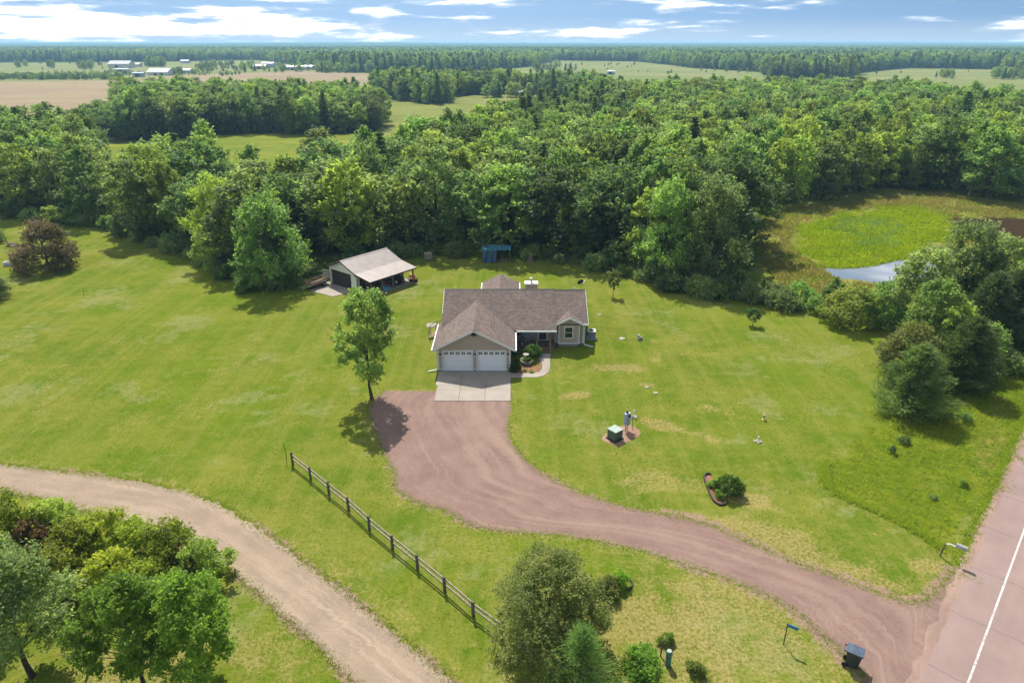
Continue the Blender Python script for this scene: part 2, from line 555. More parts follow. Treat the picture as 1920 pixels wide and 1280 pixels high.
M['tan_field'] = field('cut_hay_field', (0.23, 0.165, 0.11), (0.27, 0.21, 0.125), (0.185, 0.155, 0.075), (0.006, 0.075, 1))
M['meadow'] = field('meadow_grass', (0.115, 0.145, 0.022), (0.155, 0.175, 0.036), (0.185, 0.185, 0.06), (0.01, 0.05, 1), 0.03)
M['meadow_bright'] = field('bright_meadow_grass', (0.120, 0.150, 0.010), (0.175, 0.185, 0.020), (0.085, 0.135, 0.010), (0.02, 0.10, 1), 0.05)
M['meadow_far'] = field('far_meadow_grass', (0.145, 0.165, 0.045), (0.20, 0.20, 0.075), (0.12, 0.155, 0.045), (0.003, 0.02, 1))
M['terrain'] = field('forest_floor', (0.060, 0.085, 0.022), (0.075, 0.10, 0.028), (0.045, 0.068, 0.018), (0.05, 0.05, 1), 0.03)

# pond water
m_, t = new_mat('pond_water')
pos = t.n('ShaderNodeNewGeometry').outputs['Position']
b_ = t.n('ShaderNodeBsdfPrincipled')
b_.inputs['Base Color'].default_value = (0.13, 0.155, 0.185, 1)  # pale blue base stands in for bright cloud reflected in the water
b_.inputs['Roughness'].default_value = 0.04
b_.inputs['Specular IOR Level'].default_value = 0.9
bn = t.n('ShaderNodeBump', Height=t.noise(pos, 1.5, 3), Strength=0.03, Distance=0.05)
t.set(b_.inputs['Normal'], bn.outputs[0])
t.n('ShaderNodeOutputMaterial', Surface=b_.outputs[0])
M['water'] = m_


def roof_steel():
    m, t = new_mat('ribbed_steel_roof')
    pos = t.n('ShaderNodeTexCoord').outputs['Object']
    n = t.noise(pos, 1.2, 5)
    col = t.mix(t.ramp(n, 0.3, 0.7), (0.245, 0.205, 0.185), (0.305, 0.258, 0.235))
    finish(t, col, 0.5, 0.4)
    return m


M['steel_roof'] = roof_steel()


def leaf(name, dark, light, trans, tw=0.52, rough=0.55):
    m, t = new_mat(name)
    tint = t.n('ShaderNodeAttribute', {'attribute_name': 'tint'}).outputs['Fac']
    rnd = t.n('ShaderNodeObjectInfo').outputs['Random']
    col = t.mix(tint, dark, light)
    k = t.math('ADD', 0.66, t.math('MULTIPLY', rnd, 0.74))
    hsv = t.n('ShaderNodeHueSaturation')
    hsv.inputs['Saturation'].default_value = 0.97
    t.set(hsv.inputs['Value'], k)
    t.set(hsv.inputs['Hue'], t.math('ADD', 0.478, t.math('MULTIPLY', t.math('FRACT', t.math('MULTIPLY', rnd, 7.31)), 0.026)))
    t.set(hsv.inputs['Color'], col)
    c = hsv.outputs[0]
    d = t.n('ShaderNodeBsdfPrincipled')
    t.set(d.inputs['Base Color'], c)
    d.inputs['Roughness'].default_value = rough
    d.inputs['Specular IOR Level'].default_value = 0.2 if rough < 0.8 else 0.0
    tl = t.n('ShaderNodeBsdfTranslucent', Color=t.mix(1.0, c, trans, 'MULTIPLY'))
    mx = t.n('ShaderNodeMixShader', i0=tw, i1=d.outputs[0], i2=tl.outputs[0])
    t.n('ShaderNodeOutputMaterial', Surface=mx.outputs[0])
    return m


TR = (2.0, 2.15, 1.1)
L = {
    'mid': leaf('leaf_mid_green', (0.076, 0.142, 0.033), (0.185, 0.275, 0.078), TR),
    'dark': leaf('leaf_dark_green', (0.052, 0.100, 0.036), (0.125, 0.190, 0.070), TR),
    'yellow': leaf('leaf_yellow_green', (0.112, 0.174, 0.028), (0.265, 0.325, 0.070), TR),
    'grey': leaf('leaf_grey_green', (0.096, 0.146, 0.050), (0.225, 0.290, 0.112), TR),
    'bright': leaf('leaf_bright_green', (0.086, 0.175, 0.018), (0.195, 0.310, 0.044), TR, 0.55),
    'needle': leaf('pine_needles', (0.044, 0.086, 0.026), (0.108, 0.160, 0.046), TR, 0.42),
    'needle_dark': leaf('spruce_needles', (0.032, 0.066, 0.026), (0.078, 0.122, 0.046), TR, 0.4),
    'shrub': leaf('leaf_shrub_dark', (0.030, 0.082, 0.012), (0.082, 0.165, 0.024), TR, 0.35),
    'purple': leaf('leaf_purple', (0.115, 0.138, 0.040), (0.250, 0.175, 0.098), (1.6, 1.5, 1.0), 0.48),
    'sumac': leaf('leaf_sumac', (0.100, 0.152, 0.012), (0.290, 0.330, 0.036), (1.8, 2.0, 0.9), 0.5),
    'rust': leaf('leaf_rust', (0.115, 0.100, 0.032), (0.250, 0.175, 0.055), (1.4, 1.1, 0.7), 0.4),
    'crab': leaf('leaf_crabapple', (0.074, 0.106, 0.026), (0.240, 0.245, 0.074), (1.7, 1.9, 1.0), 0.45),
    'grass': leaf('grass_blades', (0.125, 0.185, 0.014), (0.205, 0.245, 0.030), (1.6, 1.8, 0.9), 0.6, 0.9),
    'reed': leaf('reed_blades', (0.210, 0.215, 0.055), (0.350, 0.310, 0.115), (1.6, 1.55, 1.0), 0.6, 0.9),
    'sedge': leaf('sedge_blades', (0.105, 0.168, 0.006), (0.200, 0.240, 0.012), (1.7, 1.8, 0.6), 0.6, 0.9),
}

# ------------------------------------------------------------------ ground, roads, fields, water
def seg_dist(P, poly, closed=False):
    A = np.array([(p[0], p[1]) for p in poly])
    B = np.roll(A, -1, 0)
    if not closed:
        A, B = A[:-1], B[:-1]
    best = np.full(len(P), 1e9)
    for a, b in zip(A, B):
        ab = b - a
        tt = np.clip(((P - a) @ ab) / max(ab @ ab, 1e-9), 0, 1)
        d = np.hypot(*(P - a - tt[:, None] * ab).T)
        best = np.minimum(best, d)
    return best


def inside(P, poly):
    A = np.array([(p[0], p[1]) for p in poly])
    B = np.roll(A, -1, 0)
    c = np.zeros(len(P), bool)
    for (x1, y1), (x2, y2) in zip(A, B):
        hit = ((y1 > P[:, 1]) != (y2 > P[:, 1])) & (P[:, 0] < (x2 - x1) * (P[:, 1] - y1) / (y2 - y1 + 1e-12) + x1)
        c ^= hit
    return c


def vnoise(P, s, seed=0):
    """cheap smooth value noise"""
    rng = np.random.default_rng(seed)
    tab = rng.random((64, 64))
    q = P * s
    i = np.floor(q).astype(int)
    f = q - i
    f = f * f * (3 - 2 * f)
    a = tab[i[:, 0] % 64, i[:, 1] % 64]
    b = tab[(i[:, 0] + 1) % 64, i[:, 1] % 64]
    c = tab[i[:, 0] % 64, (i[:, 1] + 1) % 64]
    d = tab[(i[:, 0] + 1) % 64, (i[:, 1] + 1) % 64]
    return (a * (1 - f[:, 0]) + b * f[:, 0]) * (1 - f[:, 1]) + (c * (1 - f[:, 0]) + d * f[:, 0]) * f[:, 1]


def soft(P, poly, w):
    d = seg_dist(P, poly, True)
    s = np.where(inside(P, poly), d, -d) + (vnoise(P, 0.35, 3) - 0.5) * w * 1.6 + (vnoise(P, 1.1, 4) - 0.5) * w
    return np.clip(s / w + 0.5, 0, 1)


RED_L = [(722, 733), (700, 748), (690, 765), (695, 790), (705, 815), (718, 845), (730, 870), (742, 890), (740, 915), (770, 935), (800, 948), (830, 952),
         (850, 965), (880, 985), (940, 995), (1000, 1000), (1060, 1003), (1130, 1015), (1200, 1030), (1280, 1055), (1340, 1075), (1400, 1098), (1462, 1128),
         (1508, 1155), (1520, 1173), (1573, 1215), (1592, 1242), (1619, 1262), (1628, 1300), (1640, 1340), (1790, 1420)]
RED_R = [(957, 735), (960, 770), (952, 800), (958, 825), (975, 850), (1000, 875), (1040, 900), (1090, 925), (1150, 945), (1220, 960), (1280, 970), (1330, 983),
         (1400, 1015), (1481, 1052), (1562, 1080), (1644, 1112), (1700, 1130), (1735, 1128), (1762, 1106), (1788, 1072), (1840, 1090)]
TAN_T = [(-260, 852), (0, 870), (100, 882), (200, 893), (280, 905), (350, 922), (410, 945), (460, 975), (520, 1015), (570, 1055), (640, 1105), (700, 1155), (760, 1205), (850, 1280), (960, 1375)]
TAN_B = [(-260, 895), (0, 918), (120, 945), (210, 968), (310, 1003), (400, 1050), (430, 1070), (480, 1105), (540, 1160), (600, 1215), (665, 1280), (740, 1375)]

WILD = [(1540, 900), (1550, 870), (1580, 840), (1610, 800), (1640, 775), (1660, 700), (1690, 640), (1760, 620), (1920, 560), (2200, 520), (2200, 700), (1920, 838), (1840, 985),
        (1800, 1035), (1770, 1030), (1735, 1010), (1690, 980), (1640, 955), (1590, 935), (1555, 918)]
MARSH = [(1405, 410), (1530, 382), (1640, 358), (1760, 362), (1920, 386), (2300, 400), (2300, 560), (1900, 560), (1700, 560), (1560, 556), (1470, 540), (1415, 480)]
SEDGE = [(1478, 452), (1500, 425), (1560, 405), (1640, 390), (1720, 388), (1770, 405), (1790, 428), (1780, 450), (1740, 480), (1690, 500), (1590, 508), (1540, 502), (1500, 478)]
MUD = [(1772, 405), (1850, 408), (1960, 412), (2100, 420), (2100, 485), (1930, 478), (1830, 462), (1795, 430)]
WATER = [(1540, 503), (1590, 503), (1640, 498), (1690, 486), (1760, 490), (1760, 540), (1682, 535), (1620, 531), (1570, 523)]


def near_ground():
    xs = np.arange(-120, 120.1, 0.6)
    ys = np.arange(10, 152.1, 0.6)
    X, Y = np.meshgrid(xs, ys)
    P = np.stack([X.ravel(), Y.ravel()], 1)
    hz = np.array([hump(x, y) if (-4 < x < 14 and 57 < y < 81) else 0.0 for x, y in P])
    edge = np.minimum.reduce([P[:, 0] + 120, 120 - P[:, 0], P[:, 1] - 10, 152 - P[:, 1]])
    hz -= 0.6 * np.clip(1 - edge / 6, 0, 1)
    hz -= 0.10 * soft(P, GP(WATER), 2.0)
    nx, ny = len(xs), len(ys)
    i = np.arange(nx * ny).reshape(ny, nx)
    f = np.stack([i[:-1, :-1], i[:-1, 1:], i[1:, 1:], i[1:, :-1]], -1).reshape(-1, 4)
    me = bpy.data.meshes.new('lawn')
    me.vertices.add(len(P))
    me.vertices.foreach_set('co', np.column_stack([P, hz]).ravel())
    me.loops.add(f.size)
    me.loops.foreach_set('vertex_index', f.ravel())
    me.polygons.add(len(f))
    me.polygons.foreach_set('loop_start', np.arange(0, f.size, 4))
    me.polygons.foreach_set('use_smooth', np.ones(len(f), bool))
    me.update(calc_edges=True)
    wob = vnoise(P, 0.5, 8) - 0.5
    dry = np.zeros(len(P))
    # (px, py, half length m, half width m, strength, turn degrees)
    for px, py, rx, ry, s, rot in [(1150, 690, 3.0, 1.0, .8, 5), (1085, 740, 1.6, .8, .9, 20), (1060, 690, 1.2, .6, .5, 0), (1230, 675, .5, .9, .8, 0), (1212, 720, 1.2, .4, .9, -25),
                                   (1255, 800, 3.4, .75, 1.0, -33), (1350, 770, 2.4, .5, .75, -38), (1240, 640, 2.5, .6, .35, 0), (1300, 665, 3, .5, .3, 0), (1260, 905, 4, 1.6, .55, -15),
                                   (1400, 935, 2.2, .9, .8, -20), (1420, 1000, 4.5, 1.3, .9, -22), (1340, 980, 4, .7, .9, -12), (1530, 1050, 4.5, 1.0, .7, -25), (1650, 1095, 3.5, .7, .7, -20),
                                   (1330, 1120, 5, 2.2, .6, -20), (1230, 1180, 5, 2.6, .75, -10), (1350, 1230, 6, 2.5, .6, 0), (1200, 1130, 1.6, .6, .9, 10), (1480, 1200, 2.5, 1.6, .5, 0),
                                   (1750, 1060, 1.4, 1.0, .7, 0), (1590, 830, 2.5, .6, .5, 50), (1850, 850, 5.5, 1.2, .75, 48), (1740, 905, 2, 1.4, .55, 30), (1880, 760, 5.5, 1.1, .7, 48),
                                   (430, 690, 5, 2.6, .28, 10), (330, 780, 6, 1.5, .25, 15), (90, 720, 1.0, 10, .3, 25), (40, 640, .7, 10, .25, 25), (260, 610, 8, .8, .25, 10), (520, 1000, 5, 1.0, .25, -30),
                                   (700, 1110, 7, .8, .35, -42), (830, 1000, 3, .6, .3, -20), (230, 470, 10, 2, .25, 0), (680, 620, 3, 1, .2, 0), (940, 1040, 3, 1, .3, 0), (1150, 625, 1.0, .3, .3, 0),
                                   (250, 1250, 5, 1.5, .55, 0), (470, 1230, 5, 1.2, .45, -40), (520, 1240, 2, 6, .35, 10), (1740, 780, 3, 1.5, .2, 0), (1010, 545, 3, .7, .3, 0), (820, 520, 3, .6, .35, 0)]:
        c = G(px, py)
        d = P - np.array([c.x, c.y])
        a = R(rot)
        u = (d[:, 0] * math.cos(a) + d[:, 1] * math.sin(a)) / rx
        w = (-d[:, 0] * math.sin(a) + d[:, 1] * math.cos(a)) / ry
        r = np.hypot(u, w) + wob * 0.9
        dry = np.maximum(dry, s * np.clip(1.5 - 1.2 * r, 0, 1))
    red = GP(RED_L + RED_R[::-1])
    tan = GP(TAN_T + TAN_B[::-1])
    dr = np.where(inside(P, red), 0, seg_dist(P, red, True))
    dt = np.where(inside(P, tan), 0, seg_dist(P, tan, True))
    dust = np.clip(np.maximum(np.exp(-dr / 0.35), np.exp(-dt / 0.45)) * (0.7 + wob), 0, 1)
    south = np.clip((P[:, 1] - 34) / 6, 0, 1) * 0 + np.where((P[:, 0] > 10) & (P[:, 1] < 42) & (dr < 4), np.exp(-dr / 1.2), 0)
    dust = np.clip(dust + 0.5 * south, 0, 1)
    dry = np.maximum(dry, 0.6 * np.exp(-dr / 0.8))
    dry = np.maximum(dry, 0.45 * np.exp(-dt / 0.9))
    dry = np.maximum(dry, np.clip((40 - P[:, 1]) / 14, 0, 1) * np.clip((P[:, 0] + 4) / 6, 0, 1) * 0.42)   # the front yard is drier near the road
    wild = soft(P, GP(WILD), 1.4)
    zone = np.column_stack([dry * (1 - wild * 0.5), wild, dust, np.ones(len(P))])
    ma, se, mu = soft(P, GP(MARSH), 3), soft(P, GP(SEDGE), 2.2), soft(P, GP(MUD), 1.5)
    zone2 = np.column_stack([ma * (0.62 + 0.9 * (vnoise(P, .15, 11) - .3)), se, mu, np.ones(len(P))])
    for nm, arr in (('zone', zone), ('zone2', zone2)):
        at = me.attributes.new(nm, 'FLOAT_COLOR', 'POINT')
        at.data.foreach_set('color', np.clip(arr, 0, 1).astype(np.float32).ravel())
    me.materials.append(M['lawn'])
    o = bpy.data.objects.new('lawn', me)
    COL.objects.link(o)
    tag(o, kind='structure')


near_ground()
tb = MB()
tb.add([(-22000, -4000, -0.35), (22000, -4000, -0.35), (22000, 22000, -0.35), (-22000, 22000, -0.35)], [(0, 1, 2, 3)])
tag(tb.build('terrain', M['terrain']), kind='structure')


def resample(pts, n):
    pts = [Vector(p) for p in pts]
    d = [0.0]
    for a, b in zip(pts, pts[1:]):
        d.append(d[-1] + (b - a).length)
    out, j = [], 0
    for i in range(n):
        s = d[-1] * i / (n - 1)
        while j < len(pts) - 2 and d[j + 1] < s:
            j += 1
        k = (s - d[j]) / max(d[j + 1] - d[j], 1e-9)
        out.append(pts[j].lerp(pts[j + 1], k))
    return out


def ribbon(name, left, right, z, mat, n=160, m=14, rag=0.16, seed=1):
    rng = np.random.default_rng(seed)
    A, B = resample(left, n), resample(right, n)
    vs, uv = [], []
    s = 0.0
    ra, rb = rng.normal(0, rag, n), rng.normal(0, rag, n)
    for i in range(n):
        a, b = A[i], B[i]
        if i:
            s += ((a + b) / 2 - (A[i - 1] + B[i - 1]) / 2).length
        w = (b - a)
        wl = max(w.length, 1e-6)
        a = a - w / wl * ra[i]
        b = b + w / wl * rb[i]
        for k in range(m + 1):
            p = a.lerp(b, k / m)
            vs.append((p.x, p.y, z + hump(p.x, p.y)))
            uv.append((s, wl * k / m))
    fs = [(i * (m + 1) + k, i * (m + 1) + k + 1, (i + 1) * (m + 1) + k + 1, (i + 1) * (m + 1) + k) for i in range(n - 1) for k in range(m)]
    me = bpy.data.meshes.new(name)
    me.from_pydata(vs, [], fs)
    ul = me.uv_layers.new(name='UVMap')
    for lp in me.loops:
        ul.data[lp.index].uv = uv[lp.vertex_index]
    me.materials.append(mat)
    me.polygons.foreach_set('use_smooth', [True] * len(me.polygons))
    o = bpy.data.objects.new(name, me)
    COL.objects.link(o)
    return tag(o, kind='structure')


ribbon('gravel_driveway', GP(RED_L), GP(RED_R), 0.012, M['red_gravel'], 240, 14, 0.13, 1)
ribbon('gravel_road', GP(TAN_T), GP(TAN_B), 0.012, M['tan_gravel'], 220, 14, 0.12, 2)
RD = Vector((0.680, 0.733))
RD.normalize()
RN = Vector((RD.y, -RD.x))                       # towards the right-hand side of the road
e0 = G(1806, 1039).to_2d()                       # the grass edge of the road
l0 = G(1862, 1152).to_2d()                       # a point on the white line


def along(p, a, b, n=60):
    return [p + RD * (a + (b - a) * i / (n - 1)) for i in range(n)]


ribbon('road_shoulder', along(e0 + RN * 0.05, -60, 330), along(e0 + RN * 2.6, -60, 330), 0.018, M['shoulder'], 500, 6, 0.10, 3)
wl_off = (l0 - e0).dot(RN)
ribbon('road', along(e0 + RN * (wl_off - 1.75), -60, 330), along(e0 + RN * (wl_off + 7.5), -60, 330), 0.024, M['asphalt'], 500, 10, 0.04, 4)
ln = MB()
for i in range(130):
    a_, b_2 = -40 + i * 2.6, -40 + i * 2.6 + 2.6
    q = [e0 + RN * (wl_off + o_) + RD * d_ for o_, d_ in ((-0.052, a_), (0.052, a_), (0.052, b_2), (-0.052, b_2))]
    ln.add([(p.x, p.y, 0.029) for p in q], [(0, 1, 2, 3)])
tag(ln.build('road_marking', M['line_paint']), kind='structure')


def sheet(name, pts_px, z, mat, rag=0.0, step=6.0, seed=0, z_is_abs=True):
    rng = np.random.default_rng(seed)
    P = [G(*p, z=0.0).to_2d() for p in pts_px]
    out = []
    for a, b in zip(P, P[1:] + P[:1]):
        k = max(1, min(40, int((b - a).length / step)))
        for i in range(k):
            p = a.lerp(b, i / k)
            out.append(Vector((p.x + rng.normal(0, rag), p.y + rng.normal(0, rag), z)))
    mb = MB().add(out, [tuple(q) for q in tessellate_polygon([out])])
    return tag(mb.build(name, mat), kind='structure')


sheet('hay_field', [(-700, 152), (0, 153), (230, 150), (330, 142), (470, 137), (560, 133), (640, 136), (725, 139), (725, 152), (690, 178), (560, 180), (420, 190), (300, 205), (215, 222), (100, 250), (-100, 290), (-700, 290)], -0.20, M['tan_field'], 1.0, 30, 1)
sheet('far_pasture', [(-700, 117), (0, 118), (200, 117), (330, 116), (480, 113), (560, 118), (600, 134), (470, 138), (330, 143), (230, 151), (0, 154), (-700, 153)], -0.24, M['meadow_far'], 2.0, 40, 2)
sheet('far_pasture', [(600, 136), (700, 139), (850, 138), (1000, 126), (1040, 114), (1200, 116), (1300, 128), (1420, 135), (1450, 148), (1600, 150), (1610, 137), (1700, 128), (1900, 131), (2500, 133), (2500, 180), (1850, 178), (1700, 170), (1000, 170), (700, 175), (690, 160)], -0.26, M['meadow_far'], 2.0, 40, 3)
sheet('meadow', [(690, 310), (705, 235), (720, 192), (760, 188), (800, 196), (850, 192), (850, 180), (940, 177), (1010, 178), (1000, 196), (880, 230), (800, 300)], -0.16, M['meadow'], 1.0, 15, 4)
sheet('clearing_grass', [(60, 330), (165, 272), (260, 268), (330, 261), (430, 252), (520, 248), (605, 252), (720, 248), (640, 340), (500, 420), (300, 400), (100, 360)], -0.12, M['meadow_bright'], 0.8, 12, 5)
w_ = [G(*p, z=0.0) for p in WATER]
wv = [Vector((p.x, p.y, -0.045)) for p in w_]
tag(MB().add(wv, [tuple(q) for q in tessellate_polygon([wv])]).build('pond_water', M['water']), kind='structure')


# ------------------------------------------------------------------ vegetation generators
def mesh_np(name, V, F, tint, mat):
    me = bpy.data.meshes.new(name)
    me.vertices.add(len(V))
    me.vertices.foreach_set('co', V.astype(np.float32).ravel())
    me.loops.add(F.size)
    me.loops.foreach_set('vertex_index', F.astype(np.int32).ravel())
    me.polygons.add(len(F))
    me.polygons.foreach_set('loop_start', np.arange(0, F.size, F.shape[1], dtype=np.int32))
    me.update(calc_edges=True)
    if tint is not None:
        at = me.attributes.new('tint', 'FLOAT', 'FACE')
        at.data.foreach_set('value', tint.astype(np.float32))
    me.materials.append(mat)
    return me


def unit(a):
    return a / np.maximum(np.linalg.norm(a, axis=1, keepdims=True), 1e-9)


def leaf_quads(rng, P, size, nrm, aspect=0.55):
    """one bent-rhombus leaf for each point"""
    n = len(P)
    rnd = unit(rng.normal(size=(n, 3)))
    u = unit(np.cross(nrm, rnd))
    w = np.cross(nrm, u)
    s = (size * rng.uniform(0.65, 1.35, n))[:, None]
    V = np.empty((n, 4, 3))
    V[:, 0] = P - u * s
    V[:, 1] = P + w * s * aspect + nrm * s * 0.12
    V[:, 2] = P + u * s
    V[:, 3] = P - w * s * aspect + nrm * s * 0.12
    return V.reshape(-1, 3), np.arange(n * 4).reshape(n, 4)


def foliage(rng, clumps, total, size, up=0.45, outward=0.7, per=9, spread=0.22, center=None, aspect=0.55):
    """leaves along short twigs that grow out of clumps; clumps: x y z r"""
    C = np.asarray(clumps)
    wts = C[:, 3] ** 2
    nt = max(1, total // per)
    idx = rng.choice(len(C), nt, p=wts / wts.sum())
    c = C[idx]
    d0 = unit(rng.normal(size=(nt, 3)))
    ctr = np.array(center if center is not None else C[:, :3].mean(0))
    out = unit(c[:, :3] - ctr + rng.normal(size=(nt, 3)) * 0.5)
    start = c[:, :3] + d0 * c[:, 3:4] * rng.uniform(0.15, 0.75, (nt, 1)) * np.array([1, 1, 0.8])
    dr = unit(d0 * 0.7 + out * outward + np.array([0, 0, up]) + rng.normal(size=(nt, 3)) * 0.25)
    Lg = c[:, 3] * rng.uniform(0.45, 0.95, nt)
    tt = rng.uniform(0.05, 1.0, (nt, per))
    P = start[:, None] + dr[:, None] * (tt * Lg[:, None])[..., None] + rng.normal(size=(nt, per, 3)) * (spread * Lg)[:, None, None] * (1.1 - 0.7 * tt)[..., None]
    P = P.reshape(-1, 3)
    nr = unit(rng.normal(size=P.shape) * 0.75 + np.array([0, 0, 0.75]) + np.repeat(dr, per, 0) * 0.2)
    V, F = leaf_quads(rng, P, size, nr, aspect)
    ct = rng.uniform(0, 1, len(C))
    tint = np.clip(0.5 * np.repeat(ct[idx], per) + 0.3 * np.repeat(rng.random(nt), per) + 0.28 * rng.random(len(P)), 0, 1)
    return V, F, tint


def limbs(rng, h, clumps, r0, bend=0.04, top=0.85, sides=6, nl=14, lean=(0, 0), start=0.25):
    mb = MB()
    pts, rad = [], []
    for i in range(7):
        k = i / 6
        pts.append((lean[0] * k * k + (rng.normal() * bend * h if i else 0) * 0.3, lean[1] * k * k + (rng.normal() * bend * h if i else 0) * 0.3, -0.15 + (h * top + 0.15) * k))
        rad.append(r0 * (1 - 0.86 * k) * (1.25 if i == 0 else 1))
    mb.tube(pts, rad, sides + 1)
    C = np.asarray(clumps)
    for j in rng.choice(len(C), min(nl, len(C)), replace=False):
        c = Vector(C[j, :3])
        z0 = max(start * h, min(c.z - 0.15 * h * rng.uniform(0.6, 1.8), top * h * 0.9))
        k = z0 / (h * top)
        i = min(5, int(k * 6))
        f = k * 6 - i
        b = Vector(pts[i]).lerp(Vector(pts[i + 1]), min(1, f))
        mid = b.lerp(c, 0.5) + Vector((0, 0, 0.04 * h * rng.uniform(-0.3, 1)))
        r1 = r0 * (1 - 0.86 * min(1, k)) * 0.55
        mb.tube([b, mid, c], [r1, r1 * 0.6, r1 * 0.18], max(4, sides - 1), cap=False)
    return mb


def crown_clumps(rng, h, r, z0, n, rc, shape=1.0, irregular=0.25):
    """clump centres through an egg-shaped crown between z0 and h"""
    out = []
    ph = rng.uniform(0, 6.28, 4)
    for _ in range(n * 30):
        if len(out) >= n:
            break
        k = rng.random()
        az = rng.uniform(0, 6.28)
        env = (max(0.0, math.sin(math.pi * (0.10 + 0.86 * k) ** shape)) ** 0.65) * r
        env *= 1 + irregular * (math.sin(2 * az + ph[0]) * 0.5 + math.sin(3 * az + ph[1] + 4 * k) * 0.5)
        rad = env * math.sqrt(rng.uniform(0.18, 1.0)) * 0.86
        cr = rc * r * rng.uniform(0.7, 1.25)
        z = z0 + (h - z0 - cr * 0.7) * k + cr * 0.2
        p = (rad * math.cos(az), rad * math.sin(az), z)
        if all((p[0] - q[0]) ** 2 + (p[1] - q[1]) ** 2 + (p[2] - q[2]) ** 2 > (0.55 * (cr + q[3]) * 0.75) ** 2 for q in out):
            out.append((*p, cr))
    return out


def proto_broad(name, seed, h, r, z0, n=46, rc=0.27, leaves=5200, size=0.20, mat='mid', bark='bark', shape=1.0, irr=0.25, r0=0.17, up=0.45, nl=14, outward=0.7, per=9):
    rng = np.random.default_rng(seed)
    C = crown_clumps(rng, h, r, z0, n, rc, shape, irr)
    V, F, tint = foliage(rng, C, leaves, size, up, outward, per, center=(0, 0, z0 + (h - z0) * 0.35))
    crown = mesh_np(name + '_crown', V, F, tint, L[mat])
    tb = limbs(rng, h, C, r0, nl=nl)
    tm = bpy.data.meshes.new(name + '_trunk')
    tm.from_pydata(tb.v, [], tb.f)
    tm.materials.append(M[bark])
    return dict(crown=crown, trunk=tm, h=h, r=r)


def proto_pine(name, seed, h, r, z0, whorls=15, leaves=4200, size=0.26, mat='needle', droop=-0.05, r0=0.16, taper=0.85, aspect=0.22):
    rng = np.random.default_rng(seed)
    pts = []
    tb = MB()
    tb.tube([(0, 0, -0.15), (rng.normal() * .05, rng.normal() * .05, h * .5), (0, 0, h * .98)], [r0 * 1.2, r0 * .65, 0.02], 7)
    for i in range(whorls):
        k = i / (whorls - 1)
        z = z0 + (h - z0) * (k ** 0.92) * 0.97
        Lb = r * (1 - k) ** taper * rng.uniform(0.8, 1.1) + 0.18
        nb = int(rng.integers(5, 8))
        a0 = rng.uniform(0, 6.28)
        for j in range(nb):
            a = a0 + 6.28 * j / nb + rng.normal() * 0.15
            Lj = Lb * rng.uniform(0.7, 1.15)
            e = Vector((Lj * math.cos(a), Lj * math.sin(a), z + Lj * (0.22 + droop)))
            b = Vector((0, 0, z))
            tb.tube([b, b.lerp(e, .5) + Vector((0, 0, -0.03 * Lj)), e], [0.045, 0.03, 0.012], 4, cap=False)
            m = max(2, int(Lj * 2.6))
            for q in range(m):
                tq = (q + 0.8) / m
                p = b.lerp(e, tq)
                pts.append((*p, 0.30 + 0.16 * Lj * (1 - abs(tq - .6)), math.cos(a), math.sin(a)))
    A = np.array(pts)
    idx = rng.integers(0, len(A), leaves)
    c = A[idx]
    P = c[:, :3] + rng.normal(size=(leaves, 3)) * c[:, 3:4] * np.array([.55, .55, .32])
    dr = unit(np.column_stack([c[:, 4], c[:, 5], np.full(leaves, 0.45)]) + rng.normal(size=(leaves, 3)) * 0.5)
    side = unit(np.cross(dr, unit(rng.normal(size=(leaves, 3)))))
    s = (size * rng.uniform(.7, 1.4, leaves))[:, None]
    V = np.empty((leaves, 4, 3))
    V[:, 0] = P - dr * s
    V[:, 1] = P + side * s * aspect
    V[:, 2] = P + dr * s
    V[:, 3] = P - side * s * aspect
    tint = np.clip(0.55 * rng.random(len(A))[idx] + 0.45 * rng.random(leaves), 0, 1)
    crown = mesh_np(name + '_crown', V.reshape(-1, 3), np.arange(leaves * 4).reshape(-1, 4), tint, L[mat])
    tm = bpy.data.meshes.new(name + '_trunk')
    tm.from_pydata(tb.v, [], tb.f)
    tm.materials.append(M['bark'])
    return dict(crown=crown, trunk=tm, h=h, r=r)


def proto_bush(name, seed, h, r, n=22, leaves=2600, size=0.13, mat='mid', rc=0.36, up=0.5):
    rng = np.random.default_rng(seed)
    C = crown_clumps(rng, h, r, 0.05 * h, n, rc, 0.75, 0.3)
    V, F, tint = foliage(rng, C, leaves, size, up, 0.6, 8, center=(0, 0, h * .2))
    V[:, 2] = np.maximum(V[:, 2], 0.02)
    crown = mesh_np(name + '_crown', V, F, tint, L[mat])
    tb = MB()
    for c in C[:9]:
        tb.tube([(rng.normal() * .06, rng.normal() * .06, -0.1), (c[0] * .5, c[1] * .5, c[2] * .55), c[:3]], [0.045, 0.03, 0.01], 4, cap=False)
    tm = bpy.data.meshes.new(name + '_stems')
    tm.from_pydata(tb.v, [], tb.f)
    tm.materials.append(M['bark'])
    return dict(crown=crown, trunk=tm, h=h, r=r)


def plant(name, label, cat, pr, loc, sc=1.0, rz=0.0, group=None, mat=None, trunk='trunk', crown='crown'):
    o = bpy.data.objects.new(name, None)
    o.empty_display_size = 0.3
    COL.objects.link(o)
    o.location = loc
    o.rotation_euler = (0, 0, rz)
    o.scale = sc if isinstance(sc, (tuple, list)) else (sc, sc, sc)
    tag(o, label, cat, group)
    for nm, me in ((trunk, pr['trunk']), (crown, pr['crown'])):
        c = bpy.data.objects.new(nm, me)
        COL.objects.link(c)
        c.parent = o
        if nm == crown and mat:
            c.material_slots[0].link = 'OBJECT'
            c.material_slots[0].material = L[mat]
    return o

# ------------------------------------------------------------------ the house
HS = thing('house', 'tan single-storey house with brown shingled roofs and attached double garage', 'house', (0, 64, 0), world=True)
XC = -3.55


